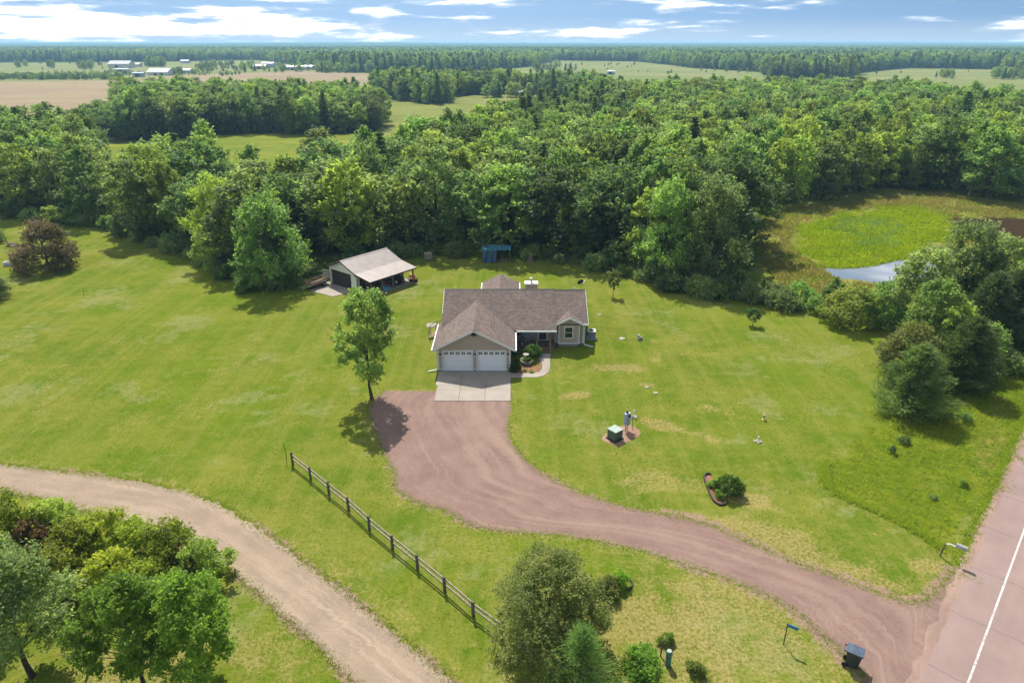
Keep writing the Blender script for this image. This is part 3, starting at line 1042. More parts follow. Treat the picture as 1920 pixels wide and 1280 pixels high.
def zg(x):                                        # garage roof surface
    return 4.44 - 0.52 * abs(x - XC)


def zm(y):                                        # main roof surface, front and back slope
    return 2.55 + 0.5 * (y - 62.2) if y < 67.3 else 5.1 - 0.5 * (y - 67.3)


def pieces(name, mat, parent, *boxes):
    for bx in boxes:
        MB().box(*bx).build(name, mat, parent)


def slab(name, pts, mat, th=0.14, parent=HS):
    return MB().prism(pts, (0, 0, -th)).build(name, mat, parent)


GX0, GX1, GF = -7.0, -0.15, 58.25
# garage: three piers, a gabled header, side walls
gw = MB()
DOORS = [(-6.47, -3.77), (-3.24, -0.62)]
DT = 2.13
for a, b in ((GX0, DOORS[0][0]), (DOORS[0][1], DOORS[1][0]), (DOORS[1][1], GX1)):
    gw.box(a, b, GF, GF + 0.16, 0.18, DT)
gw.prism([(GX0, GF, DT), (GX1, GF, DT), (GX1, GF, zg(GX1) - .17), (XC, GF, zg(XC) - .17), (GX0, GF, zg(GX0) - .17)], (0, 0.16, 0))
gw.box(GX0, GX0 + .16, GF + .16, 64.0, 0.18, 2.42)
gw.box(GX1 - .16, GX1, GF + .16, 64.0, 0.18, 2.42)
gw.build('garage_wall', M['siding'], HS)
for a, b in ((GX0 + .02, DOORS[0][0] - .02), (DOORS[0][1] + .02, DOORS[1][0] - .02), (DOORS[1][1] + .02, GX1 - .02)):
    MB().box(a, b, GF + .03, GF + .3, -0.2, 0.18).build('garage_foundation', M['foundation'], HS)
MB().box(GX0 + .02, GX0 + .2, GF + .3, 64, -0.2, 0.18).build('garage_foundation', M['foundation'], HS)
MB().box(GX1 - .2, GX1 - .02, GF + .3, 64, -0.2, 0.18).build('garage_foundation', M['foundation'], HS)
for i, (a, b) in enumerate(DOORS):
    gd = MB().box(a, b, GF + .11, GF + .15, 0.02, DT).build('garage_door', M['door_white'], HS)
    for s in range(4):
        z0 = 0.03 + s * 0.522
        MB().box(a + .02, b - .02, GF + .085, GF + .108, z0 + .012, z0 + .51).build('panel', M['door_white'], gd)
    w5 = (b - a) / 5
    for k in range(5):
        x0 = a + w5 * k + w5 * .17
        x1 = a + w5 * (k + 1) - w5 * .17
        wn = MB().box(x0, x1, GF + .072, GF + .084, 1.74, 1.99).build('window', M['glass'], gd)
        mb = MB()
        mb.box((x0 + x1) / 2 - .014, (x0 + x1) / 2 + .014, GF + .058, GF + .071, 1.74, 1.99)
        mb.box(x0, x1, GF + .055, GF + .0575, 1.852, 1.878)
        mb.build('muntin', M['door_white'], gd)
    MB().box(a - .12, a - .002, GF - .03, GF + .10, 0.0, DT + .10).box(b + .002, b + .12, GF - .03, GF + .10, 0.0, DT + .10).box(a, b, GF - .03, GF + .10, DT - .01, DT + .10).build('door_trim', M['trim'], HS)
pieces('corner_trim', M['trim'], HS, (GX0 - .03, GX0 + .12, GF - .025, GF - .001, 0.18, 2.45), (GX1 - .12, GX1 + .03, GF - .025, GF - .001, 0.18, 2.45))
for a, b in ((GX0 + .12, DOORS[0][0] - .12), (DOORS[0][1] + .12, DOORS[1][0] - .12), (DOORS[1][1] + .12, GX1 - .12)):
    pieces('base_trim', M['trim'], HS, (a, b, GF - .022, GF - .001, 0.18, 0.30))
pieces('corner_trim', M['trim'], HS, (GX1 + .001, GX1 + .025, GF, GF + .14, .18, 2.4))
for x in (-6.74, -3.505, -0.385):
    wl = MB().box(x - .07, x + .07, GF - .12, GF - .03, 1.62, 1.86).box(x - .09, x + .09, GF - .15, GF - .03, 1.86, 1.90).build('wall_lantern', M['dark'], HS)
    MB().box(x - .05, x + .05, GF - .15, GF - .122, 1.60, 1.74).build('lantern_glass', M['white'], wl)
fl = MB().box(XC - .16, XC + .16, GF - .06, GF - .002, 3.78, 3.96).lathe([(.09, 0), (.12, .12)], (XC - .12, GF - .16, 3.74), 10).lathe([(.09, 0), (.12, .12)], (XC + .12, GF - .16, 3.74), 10)
fl.build('floodlight', M['dark'], HS)
# garage roof
EL, ER, RF = XC - 3.88, XC + 3.88, 57.85
slab('garage_roof', [(EL, RF, zg(EL)), (XC, RF, zg(XC)), (XC, 66.1, zg(XC)), (-7.06, 62.3, zg(-7.06)), (-7.06, 64.3, zg(-7.06)), (EL, 64.3, zg(EL))], M['shingle_y'])
slab('garage_roof', [(XC + .0005, RF, zg(XC)), (ER, RF, zg(ER)), (ER, 62.22, zg(ER)), (0.02, 62.22, zg(0.02)), (XC + .0005, 66.1, zg(XC))], M['shingle_y'])
MB().prism([(XC - .17, RF - .02, zg(XC - .17) + .018), (XC, RF - .02, zg(XC) + .02), (XC + .17, RF - .02, zg(XC + .17) + .018), (XC, RF - .02, zg(XC) - .02)], (0, 8.0, 0)).build('ridge_cap', M['shingle_y'], HS)
for s, e in ((-1, EL), (1, ER)):
    rk = MB()
    rk.prism([(XC, RF - .04, zg(XC) - .02), (e, RF - .04, zg(e) - .02), (e, RF - .04, zg(e) - .20), (XC, RF - .04, zg(XC) - .22)], (0, 0.038, 0))
    rk.prism([(XC, RF, zg(XC) - .145), (e, RF, zg(e) - .145), (e, RF, zg(e) - .16), (XC, RF, zg(XC) - .165)], (0, 0.39, 0))
    rk.build('rake_board', M['trim'], HS)
MB().box(EL - .11, EL - .004, RF, 64.3, zg(EL) - .15, zg(EL) - .03).build('gutter', M['trim'], HS)
MB().box(ER + .004, ER + .11, RF, 62.2, zg(ER) - .15, zg(ER) - .03).build('gutter', M['trim'], HS)
dsp = MB().bar((EL - .05, RF + .35, zg(EL) - .15), (GX0 - .08, GF + .12, 2.1), .07).bar((GX0 - .08, GF + .12, 2.1), (GX0 - .08, GF + .12, .16), .07).bar((GX0 - .08, GF + .12, .16), (GX0 - .95, GF - .15, .06), .09)
dsp.build('downspout', M['trim'], HS)

# main block
MX0, MXS, MX1 = -6.72, 4.42, 7.25
mw = MB()
mw.prism([(MX0, 64.0, .7), (MX0, 71.9, .7), (MX0, 71.9, zm(71.9) - .15), (MX0, 67.3, 4.92), (MX0, 64.0, zm(64.0) - .15)], (MXS - MX0, 0, 0))
mw.prism([(MXS + .001, 63.45, .7), (MXS + .001, 71.88, .7), (MXS + .001, 71.88, zm(71.88) - .2), (MXS + .001, 67.3, 4.86), (MXS + .001, 63.45, zm(63.45) - .2)], (MX1 - MXS, 0, 0))
mw.build('main_wall', M['siding'], HS)
pieces('foundation', M['foundation'], HS, (MX0 + .05, MXS, 64.05, 71.85, -.2, .7), (MXS + .01, MX1 - .05, 63.5, 71.8, -.2, .7))
RX0, RXS, RX1 = -7.02, 4.42, 7.62
slab('main_roof', [(0.0, 62.2, zm(62.2)), (RXS, 62.2, zm(62.2)), (RXS, 67.3, 5.1), (RX0, 67.3, 5.1), (RX0, 62.4, zm(62.4))], M['shingle_x'], .16)
slab('main_roof', [(RX0, 67.3002, 5.1), (RXS, 67.3002, 5.1), (RXS, 72.4, zm(72.4)), (RX0, 72.4, zm(72.4))], M['shingle_x'], .16)
slab('right_roof', [(RXS + .001, 63.07, zm(63.07) - .07), (RX1, 63.07, zm(63.07) - .07), (RX1, 67.3, 5.03), (RXS + .001, 67.3, 5.03)], M['shingle_x'], .16)
slab('right_roof', [(RXS + .001, 67.3002, 5.03), (RX1, 67.3002, 5.03), (RX1, 72.1, zm(72.1) - .07), (RXS + .001, 72.1, zm(72.1) - .07)], M['shingle_x'], .16)
MB().prism([(RX0, 67.13, 5.03), (RX0, 67.3, 5.14), (RX0, 67.47, 5.03), (RX0, 67.3, 5.02)], (RXS - RX0, 0, 0)).build('ridge_cap', M['dark'], HS)
MB().prism([(RXS + .01, 67.15, 4.965), (RXS + .01, 67.3, 5.07), (RXS + .01, 67.45, 4.965), (RXS + .01, 67.3, 4.95)], (RX1 - RXS - .01, 0, 0)).build('ridge_cap', M['dark'], HS)
MB().box(0.45, RXS, 62.10, 62.196, zm(62.2) - .15, zm(62.2) - .02).build('gutter', M['trim'], HS)
MB().box(7.12, RX1, 62.97, 63.066, zm(63.07) - .22, zm(63.07) - .09).build('gutter', M['trim'], HS)
for x in (RX0 - .035, RX1 + .002):
    rb = MB()
    dz = 0 if x < 0 else .07
    y0 = 64.3 if x < 0 else 63.07
    rb.prism([(x, y0, zm(y0) - dz - .01), (x, 67.3, 5.09 - dz), (x, 67.3, 4.93 - dz), (x, y0, zm(y0) - dz - .17)], (.033, 0, 0))
    rb.prism([(x, 67.301, 5.09 - dz), (x, 72.1, zm(72.1) - dz - .01), (x, 72.1, zm(72.1) - dz - .17), (x, 67.301, 4.93 - dz)], (.033, 0, 0))
    rb.build('rake_board', M['trim'], HS)
MB().box(MXS - .13, MXS - .005, 63.44, 63.98, .7, 3.1).build('side_wall', M['siding'], HS)

# bay with its own small gable
BX0, BX1, BXC, BY = 4.68, 6.78, 5.76, 63.1


def zb(x):
    return 3.74 - 0.53 * abs(x - BXC)


MB().prism([(BX0, BY, .72), (BX1, BY, .72), (BX1, BY, zb(BX1) - .1), (BXC, BY, zb(BXC) - .1), (BX0, BY, zb(BX0) - .1)], (0, .34, 0)).build('bay_wall', M['siding'], HS)
slab('bay_roof', [(4.42, 62.75, zb(4.42)), (BXC, 62.75, zb(BXC)), (BXC, 64.75, zb(BXC)), (4.42, 63.55, zb(4.42))], M['shingle_y'], .1)
slab('bay_roof', [(BXC + .0005, 62.75, zb(BXC)), (7.10, 62.75, zb(7.10)), (7.10, 63.55, zb(7.10)), (BXC + .0005, 64.75, zb(BXC))], M['shingle_y'], .1)
for e in (4.42, 7.10):
    bt = MB()
    bt.prism([(BXC, 62.71, zb(BXC) - .01), (e, 62.71, zb(e) - .01), (e, 62.71, zb(e) - .19), (BXC, 62.71, zb(BXC) - .21)], (0, .037, 0))
    bt.prism([(BXC, 62.75, zb(BXC) - .104), (e, 62.75, zb(e) - .104), (e, 62.75, zb(e) - .12), (BXC, 62.75, zb(BXC) - .12)], (0, .34, 0))
    bt.build('rake_board', M['trim'], HS)
pieces('corner_trim', M['trim'], HS, (BX0 - .02, BX0 + .09, BY - .025, BY - .001, .72, zb(BX0) - .12), (BX1 - .09, BX1 + .02, BY - .025, BY - .001, .72, zb(BX1) - .12), (BX0 + .09, BX1 - .09, BY - .022, BY - .001, .72, .84))
MB().box(BX0 + .06, BX1 - .06, BY + .06, 63.49, -.1, .72).build('foundation', M['foundation'], HS)
pieces('corner_trim', M['trim'], HS, (MX1 - .1, MX1 + .025, 63.42, 63.449, .7, 2.85), (BX1 + .02, MX1 - .1, 63.425, 63.449, .7, .82), (4.46, BX0 - .02, 63.425, 63.449, .7, .82))


def window(x0, x1, y, z0, z1, split=True):
    fr = MB()
    w = .09
    fr.box(x0 - w, x0, y - .04, y - .002, z0 - w, z1 + w).box(x1, x1 + w, y - .04, y - .002, z0 - w, z1 + w)
    fr.box(x0, x1, y - .039, y - .002, z1, z1 + w).box(x0, x1, y - .045, y - .002, z0 - w, z0)
    wn = fr.build('window', M['trim'], HS)
    zmid = (z0 + z1) / 2
    for a, b in ((z0, zmid - .02), (zmid + .02, z1)):
        MB().box(x0, x1, y - .018, y - .003, a, b).build('pane', M['glass'], wn)
    MB().box(x0, x1, y - .032, y - .003, zmid - .02, zmid + .02).build('meeting_rail', M['trim'], wn)


window(5.32, 6.06, BY, 1.42, 2.52)
window(0.30, 0.98, 64.0, 1.30, 2.35)
window(1.22, 1.88, 64.0, 1.30, 2.35)
fd = MB().box(2.60, 2.74, 63.95, 63.998, .76, 2.75).box(3.50, 3.64, 63.95, 63.998, .76, 2.75).box(2.74, 3.50, 63.95, 63.998, 2.62, 2.75).box(2.74, 3.50, 63.94, 63.998, .76, .84).build('front_door', M['trim'], HS)
MB().box(2.76, 3.48, 63.97, 63.996, .84, 2.62).build('door_leaf', M['dark'], fd)
MB().box(2.90, 3.34, 63.955, 63.969, 1.1, 2.5).build('door_panel', M['red_door'], fd)
MB().box(3.40, 3.44, 63.93, 63.968, 1.65, 1.75).build('handle', M['steel'], fd)
# porch
for i in range(11):
    pieces('porch_board', M['wood'], HS, (-.12, 4.38, 62.42 + i * .142, 62.42 + i * .142 + .136, .70, .75))
MB().box(-.1, 4.3, 62.46, 62.5, .1, .70).build('porch_skirt', M['wood'], HS)
MB().box(0.0, 4.4, 62.34, 62.5, 2.28, 2.42).build('porch_beam', M['trim'], HS)
for x in (2.45, 3.82):
    MB().box(x - .06, x + .06, 62.36, 62.48, .75, 2.28).build('porch_post', M['wood'], HS)
pieces('porch_rail', M['wood'], HS, (.2, 2.38, 62.40, 62.46, 1.55, 1.61), (.2, 2.38, 62.41, 62.45, .88, .92))
for i in range(16):
    x = .3 + i * .135
    pieces('baluster', M['wood'], HS, (x, x + .035, 62.41, 62.45, .92, 1.55))
for i in range(4):
    z = .62 - i * .135
    MB().box(2.52, 3.75, 62.15 - i * .28, 62.41 - i * .28, z - .04, z).build('stair_tread', M['wood_new'], HS)
for x in (2.50, 3.72):
    MB().prism([(x, 62.42, .1), (x, 62.42, .55), (x, 61.3, .12), (x, 61.3, .02)], (.05, 0, 0)).build('stair_stringer', M['wood'], HS)
for x in (2.50, 3.78):
    MB().box(x - .045, x + .045, 61.25, 61.34, .1, 1.2).build('stair_post', M['wood_new'], HS)
    MB().bar((x, 61.3, 1.18), (x, 62.40, 1.62), .09, .05).build('handrail', M['wood_new'], HS)
MB().bar((RX1 - .1, 63.02, 2.72), (MX1 + .06, 63.38, 2.5), .07).bar((MX1 + .06, 63.38, 2.5), (MX1 + .06, 63.38, .55), .07).bar((MX1 + .06, 63.38, .55), (MX1 + .95, 62.95, .46), .09).build('downspout', M['trim'], HS)

# rear wing, chimney, roof fittings
RWX, RWE = -1.3, 76.0


def zr(x):
    return 3.95 - .5 * abs(x - RWX)


for s in (-1, 1):
    e = RWX + s * 2.15
    pts = [(RWX + s * .0005, 69.5, zr(RWX)), (e, 69.5, zr(e)), (e, RWE, zr(e)), (RWX + s * .0005, RWE, zr(RWX))]
    slab('rear_roof', pts, M['shingle_y'], .13)
    MB().box(min(e, e + s * .1), max(e, e + s * .1), 72.2, RWE, zr(e) - .14, zr(e) - .02).build('gutter', M['trim'], HS)
MB().prism([(RWX - .16, 69.4, zr(RWX) - .06), (RWX, 69.4, zr(RWX) + .03), (RWX + .16, 69.4, zr(RWX) - .06), (RWX, 69.4, zr(RWX) - .08)], (0, 6.6, 0)).build('ridge_cap', M['shingle_x'], HS)
MB().prism([(RWX - 1.85, 71.95, .4), (RWX + 1.85, 71.95, .4), (RWX + 1.85, 71.95, 2.82), (RWX, 71.95, 3.75), (RWX - 1.85, 71.95, 2.82)], (0, 3.75, 0)).build('rear_wall', M['siding'], HS)
ch = MB().box(1.48, 2.82, 71.95, 72.75, .3, 4.02).build('chimney', M['siding'], HS)
MB().box(1.40, 2.90, 71.86, 72.84, 4.02, 4.14).build('chimney_cap', M['white'], ch)
MB().lathe([(.11, 0), (.11, .42), (.19, .43), (.19, .50), (.04, .58)], (2.15, 72.35, 4.14), 12).build('flue', M['steel'], ch)
for x, y in ((-5.9, 68.1), (6.55, 68.0)):
    MB().lathe([(.05, 0), (.05, .45)], (x, y, zm(y) - .1), 8).build('vent_pipe', M['white'], HS)
sat = MB().bar((7.35, 68.3, 4.5), (7.35, 68.3, 5.25), .05).bar((7.35, 68.3, 5.2), (7.30, 68.5, 5.4), .05).build('satellite_mount', M['steel'], HS)
Md = Matrix.Translation((7.26, 68.42, 5.42)) @ Matrix.Rotation(R(24), 4, 'Z') @ Matrix.Rotation(R(-62), 4, 'X')
MB().lathe([(.02, 0), (.2, .03), (.36, .10), (.37, .11), (.2, .045), (.02, .015)], (0, 0, 0), 20, Md).build('satellite_dish', M['dark'], sat)
MB().bar((7.40, 68.35, 5.3), (7.66, 68.9, 5.35), .03).cbox((7.68, 68.92, 5.4), (.1, .16, .12)).build('dish_arm', M['white'], sat)
# side landing on the left
for i in range(9):
    pieces('landing_board', M['wood_new'], HS, (-7.95, -6.76, 65.3 + i * .2, 65.3 + i * .2 + .19, .55, .60))
for i in range(3):
    MB().box(-8.2 - i * .27, -7.96 - i * .27, 65.9, 67.1, .44 - i * .15, .48 - i * .15).build('stair_tread', M['wood_new'], HS)
for y in (65.95, 67.05):
    MB().bar((-6.9, y, 1.72), (-7.95, y, 1.62), .05).bar((-7.95, y, 1.62), (-8.72, y, 1.05), .05).bar((-7.95, y, .3), (-7.95, y, 1.62), .07).bar((-8.72, y, 0), (-8.72, y, 1.05), .07).build('side_railing', M['wood'], HS)

# ------------------------------------------------------------------ concrete, walk, bed in front
ap = thing('concrete_apron', 'pale concrete apron with control joints in front of the garage doors', 'driveway slab', (-3.5, 55.3, 0), world=True)
for i in range(3):
    for j in range(2):
        x0, x1 = -6.95 + i * 2.28, -6.95 + (i + 1) * 2.28 - .02
        y0, y1 = 52.4 + j * 2.93, 52.4 + (j + 1) * 2.93 - .02
        MB().box(x0 + (.18 if i == 0 and j == 0 else .02) * (1 - j), x1, y0, y1, -.1, .05).build('slab', M['concrete'], ap)
out = [(948, 707.5), (1006, 707.5), (1020, 704), (1029, 697), (1032, 688), (1031, 676), (1033, 663), (1010, 663), (1012, 674), (1016, 681), (1016.5, 691), (1011, 697), (1000, 700), (948, 700)]
wk = []
for p in out:
    g = G(*p)
    wk.append(Vector((g.x, g.y, g.z + .03)))
wkb = MB().prism(wk, (0, 0, -.12))
tag(wkb.build('walkway', M['concrete']), kind='structure')
md = []
for p in [(957, 700), (1000, 699.6), (1011, 696.6), (1016, 690.6), (1015.5, 681), (1011, 674), (1009, 664), (1004, 655), (957, 655)]:
    g = G(*p)
    md.append(Vector((g.x, g.y, g.z + .018)))
tag(MB().add(md, [tuple(q) for q in tessellate_polygon([md])]).build('mulch_bed', M['soil']), kind='structure')
sp_ = G(809, 610)
tag(MB().cbox((sp_.x, sp_.y, .02), (1.05, 1.15, .08)).build('concrete_pad', M['concrete']), 'small square concrete pad at the foot of the side steps', 'pad')

pl = G(987, 679)
PLT = thing('planter', 'six-sided block planter holding a birdbath in the mulch bed', 'planter', (pl.x, pl.y, pl.z))
for i in range(6):
    for row in range(2):
        a0, a1 = math.pi / 3 * i, math.pi / 3 * (i + 1)
        r0 = .66
        p0, p1 = Vector((r0 * math.cos(a0), r0 * math.sin(a0), 0)), Vector((r0 * math.cos(a1), r0 * math.sin(a1), 0))
        for h in range(2):
            q0, q1 = p0.lerp(p1, h / 2 + .01), p0.lerp(p1, h / 2 + .49)
            MB().bar(q0 + Vector((0, 0, .07 + row * .145)), q1 + Vector((0, 0, .07 + row * .145)), .13, .135).build('block', M['block'], PLT)
MB().prism([(.6 * math.cos(math.pi / 3 * i), .6 * math.sin(math.pi / 3 * i), .05) for i in range(6)], (0, 0, .17)).build('soil', M['soil'], PLT)
bb = thing('birdbath', 'pale stone birdbath standing in the six-sided planter', 'birdbath', (pl.x - .05, pl.y + .05, pl.z + .22))
MB().lathe([(.15, 0), (.09, .06), (.06, .3), (.09, .52)], (0, 0, 0), 14).build('pedestal', M['stone'], bb, True)
MB().lathe([(.09, .52), (.27, .57), (.30, .64), (.27, .64), (.05, .585)], (0, 0, 0), 18).build('basin', M['stone'], bb, True)

# porch chair, red ornament, air conditioner
pc = thing('porch_chair', 'pale blue wooden chair on the front porch by the window', 'chair', (1.62, 63.15, .75), R(10))
MB().box(-.26, .26, -.28, .25, .36, .40).build('seat', M['pedestal'], pc)
bk = MB()
for i in range(5):
    bk.bar((-.22 + i * .11, .24, .36), (-.26 + i * .13, .46, 1.05 + (.08 if i == 2 else .04 if i in (1, 3) else 0)), .09, .025, (0, 1, 0))
bk.build('backrest', M['pedestal'], pc)
for x in (-.27, .27):
    MB().box(x - .03, x + .03, -.28, -.22, 0, .58).build('leg', M['pedestal'], pc)
    MB().box(x - .03, x + .03, .22, .28, 0, .58).build('leg', M['pedestal'], pc)
    MB().box(x - .07, x + .07, -.34, .32, .58, .61).build('armrest', M['pedestal'], pc)
gn = G(979, 653)
on = thing('garden_ornament', 'small red and white garden ornament in the shade beside the porch', 'ornament', (gn.x, gn.y, gn.z))
MB().lathe([(.16, 0), (.20, .12), (.17, .32), (.10, .42)], (0, 0, 0), 12).build('base', M['red'], on, True)
MB().lathe([(.10, .42), (.12, .50), (.09, .60), (.02, .66)], (0, 0, 0), 12).build('top', M['white'], on, True)
ac = G(1107, 634)
AC = thing('air_conditioner', 'square outdoor air conditioner with pale top beside the right house wall', 'air conditioner', (ac.x + .1, ac.y + .1, ac.z - .01))
MB().cbox((0, -.05, .05), (1.05, 1.1, .1)).build('pad', M['stone'], AC)
MB().cbox((0, 0, .47), (.78, .78, .74)).build('cabinet', M['pedestal'], AC)
lv = MB()
for i in range(9):
    lv.cbox((0, 0, .18 + i * .07), (.80, .80, .02))
lv.build('louvre', M['dark'], AC)
MB().cbox((0, 0, .86), (.82, .82, .04)).build('top_cover', M['white'], AC)
MB().lathe([(.30, 0), (.30, .02)], (0, 0, .88), 18).build('fan_grille', M['dark'], AC)
MB().bar((.3, .2, .75), (.75, .2, .8), .05).build('pipe', M['dark'], AC)

# ------------------------------------------------------------------ the pole barn with its lean-to
TH = .68
BW, BL, BD, ZR, ZE, ZL = 5.54, 7.15, 2.82, 3.50, 2.36, 1.89
BN = thing('pole_barn', 'cream pole barn with brown overhead door and open lean-to', 'barn', (-19.28, 80.92, 0.02), -TH)


def loc_b(x, y, z=0):
    c, s = math.cos(-TH), math.sin(-TH)
    return Vector((-19.28 + c * x - s * y, 80.92 + s * x + c * y, 0.02 + z))


D0, D1, DH = -1.32 - 3.66, -1.32, 1.86
bwall = MB()
bwall.box(-BW, D0, 0, .12, 0, DH).box(D1, 0, 0, .12, 0, DH)
bwall.prism([(-BW, 0, DH), (0, 0, DH), (0, 0, ZE - .08), (-BW / 2, 0, ZR - .1), (-BW, 0, ZE - .08)], (0, .12, 0))
bwall.prism([(-BW, BL - .12, 0), (0, BL - .12, 0), (0, BL - .12, ZE - .08), (-BW / 2, BL - .12, ZR - .1), (-BW, BL - .12, ZE - .08)], (0, .12, 0))
bwall.box(-BW, -BW + .12, .12, BL - .12, 0, ZE - .1).box(-.12, -.001, .12, BL - .12, 0, ZE - .1)
bwall.build('wall', M['barn_wall'], BN)
rbw = MB()
for i in range(24):
    x = -BW + .11 + i * (BW - .2) / 23
    if D0 - .1 < x < D1 + .1:
        rbw.box(x - .015, x + .015, -.012, -.001, DH + .12, min(ZE + (ZR - ZE) * (1 - abs(x + BW / 2) / (BW / 2)) - .2, 9))
    else:
        rbw.box(x - .015, x + .015, -.012, -.001, .02, ZE + (ZR - ZE) * (1 - abs(x + BW / 2) / (BW / 2)) - .2)
rbw.build('wall_rib', M['barn_wall'], BN)
od = MB().box(D0, D1, .03, .09, 0, DH).build('overhead_door', M['barn_brown'], BN)
for i in range(4):
    MB().box(D0 + .02, D1 - .02, .005, .028, .02 + i * .463, .02 + i * .463 + .448).build('panel', M['barn_brown'], od)
MB().box(D0 - .1, D0 - .001, -.03, .05, 0, DH + .1).box(D1 + .001, D1 + .1, -.03, .05, 0, DH + .1).box(D0, D1, -.03, .05, DH, DH + .1).box(-.1, .02, -.032, -.013, 0, ZE - .1).build('door_trim', M['barn_brown'], BN)
MB().box(.002, .04, .35, 1.25, 0, 1.75).build('walk_door', M['barn_brown'], BN)
MB().box(.003, .03, 1.35, BL - .2, .05, ZE - .45).build('side_panelling', M['wood'], BN)


def ribbed(name, a, b, c, d, n, lift=.03):
    """roof plane a-b (upper edge) to d-c (lower edge) with standing ribs"""
    a, b, c, d = (Vector(p) for p in (a, b, c, d))
    r_ = MB().prism([a, b, c, d], (0, 0, -.05)).build(name, M['steel_roof'], BN)
    rm = MB()
    for i in range(n + 1):
        k = i / n
        rm.bar(a.lerp(b, k) + Vector((0, 0, .012)), d.lerp(c, k) + Vector((0, 0, .012)), .05, lift)
    rm.build('roof_rib', M['steel_roof'], r_)


OV = .3
ribbed('roof', (-BW / 2, -OV, ZR), (-BW / 2, BL + OV, ZR), (.05, BL + OV, ZE - .02), (.05, -OV, ZE - .02), 28)
ribbed('roof', (-BW / 2 - .001, BL + OV, ZR), (-BW / 2 - .001, -OV, ZR), (-BW - .25, -OV, ZE - .08), (-BW - .25, BL + OV, ZE - .08), 28)
ribbed('lean_to_roof', (.052, -OV, ZE - .02), (.052, BL + OV, ZE - .02), (BD, BL + OV, ZL), (BD, -OV, ZL), 28)
MB().prism([(-BW / 2 - .2, -OV - .02, ZR - .05), (-BW / 2, -OV - .02, ZR + .06), (-BW / 2 + .2, -OV - .02, ZR - .05), (-BW / 2, -OV - .02, ZR - .02)], (0, BL + 2 * OV + .04, 0)).build('ridge_cap', M['steel_roof'], BN)
fz = MB()
for y in (-OV - .03, BL + OV + .002):
    fz.prism([(-BW / 2, y, ZR - .03), (.05, y, ZE - .05), (.05, y, ZE - .19), (-BW / 2, y, ZR - .17)], (0, .028, 0))
    fz.prism([(-BW / 2 - .002, y, ZR - .03), (-BW - .25, y, ZE - .11), (-BW - .25, y, ZE - .25), (-BW / 2 - .002, y, ZR - .17)], (0, .028, 0))
    fz.prism([(.052, y, ZE - .05), (BD, y, ZL - .03), (BD, y, ZL - .17), (.052, y, ZE - .19)], (0, .028, 0))
fz.box(BD + .002, BD + .03, -OV, BL + OV, ZL - .17, ZL - .02)
fz.build('fascia', M['barn_brown'], BN)
for i in range(5):
    y = .1 + i * (BL - .2) / 4
    MB().box(BD - .36, BD - .22, y - .07, y + .07, 0, ZL - .06).build('post', M['wood'], BN)
MB().box(BD - .34, BD - .24, -.1, BL + .1, ZL - .2, ZL - .07).build('beam', M['wood'], BN)
MB().box(.05, BD - .05, -.05, BL + .1, -.1, .03).build('floor_slab', M['concrete'], BN)
MB().box(-.35, -.15, -.16, -.035, 1.95, 2.1).build('wall_lamp', M['dark'], BN)
bs = [loc_b(*p) for p in ((-BW - .5, -.05), (-.1, -.05), (-1.0, -3.2), (-BW + .5, -3.6))]
bs = [Vector((p.x, p.y, .05)) for p in bs]
tag(MB().prism(bs, (0, 0, -.1)).build('barn_apron', M['concrete']), 'sunlit concrete slab before the brown barn door', 'slab')

# trailer on the slab
TL = thing('utility_trailer', 'wood-sided utility trailer with raised mesh ramp parked at the barn', 'trailer', loc_b(-BW - .2, -1.9, .03), -TH + R(6))
for i in range(7):
    pieces('deck_board', M['wood'], TL, (-.72 + i * .206, -.72 + i * .206 + .198, -1.5, 1.5, .50, .54))
for x in (-.75, .75):
    pieces('side_board', M['wood_new'], TL, (x - .025, x + .025, -1.5, 1.5, .56, .72), (x - .025, x + .025, -1.5, 1.5, .76, .92))
    MB().box(x - .03, x + .03, -1.52, 1.52, .42, .5).build('frame_rail', M['dark'], TL)
    wh = MB().lathe([(.16, -.1), (.30, -.1), (.33, -.06), (.33, .06), (.30, .1), (.16, .1)], (0, 0, 0), 18, Matrix.Translation((x * 1.17, .35, .33)) @ Matrix.Rotation(R(90), 4, 'Y')).build('wheel', M['rubber'], TL)
    MB().lathe([(.03, -.11), (.155, -.11), (.155, .11), (.03, .11)], (0, 0, 0), 14, Matrix.Translation((x * 1.17, .35, .33)) @ Matrix.Rotation(R(90), 4, 'Y')).build('rim', M['steel'], wh)
    MB().box(x * 1.17 - .13, x * 1.17 + .13, -.05, .75, .69, .72).build('fender', M['dark'], TL)
MB().box(-.72, .72, -1.53, -1.49, .56, .92).build('front_board', M['wood_new'], TL)
MB().bar((-.55, -1.5, .46), (0, -2.5, .46), .07).bar((.55, -1.5, .46), (0, -2.5, .46), .07).cbox((0, -2.6, .48), (.1, .28, .1)).bar((0, -2.35, 0), (0, -2.35, .8), .05).build('tongue', M['steel'], TL)
rg = MB()
for i in range(9):
    rg.bar((-.7 + i * .175, 1.56, .5), (-.7 + i * .175, 1.75, 1.65), .03)
for z in (.55, .9, 1.25, 1.6):
    rg.bar((-.72, 1.56 + (z - .5) * .165, z), (.72, 1.56 + (z - .5) * .165, z), .04)
rg.build('ramp_gate', M['steel'], TL)

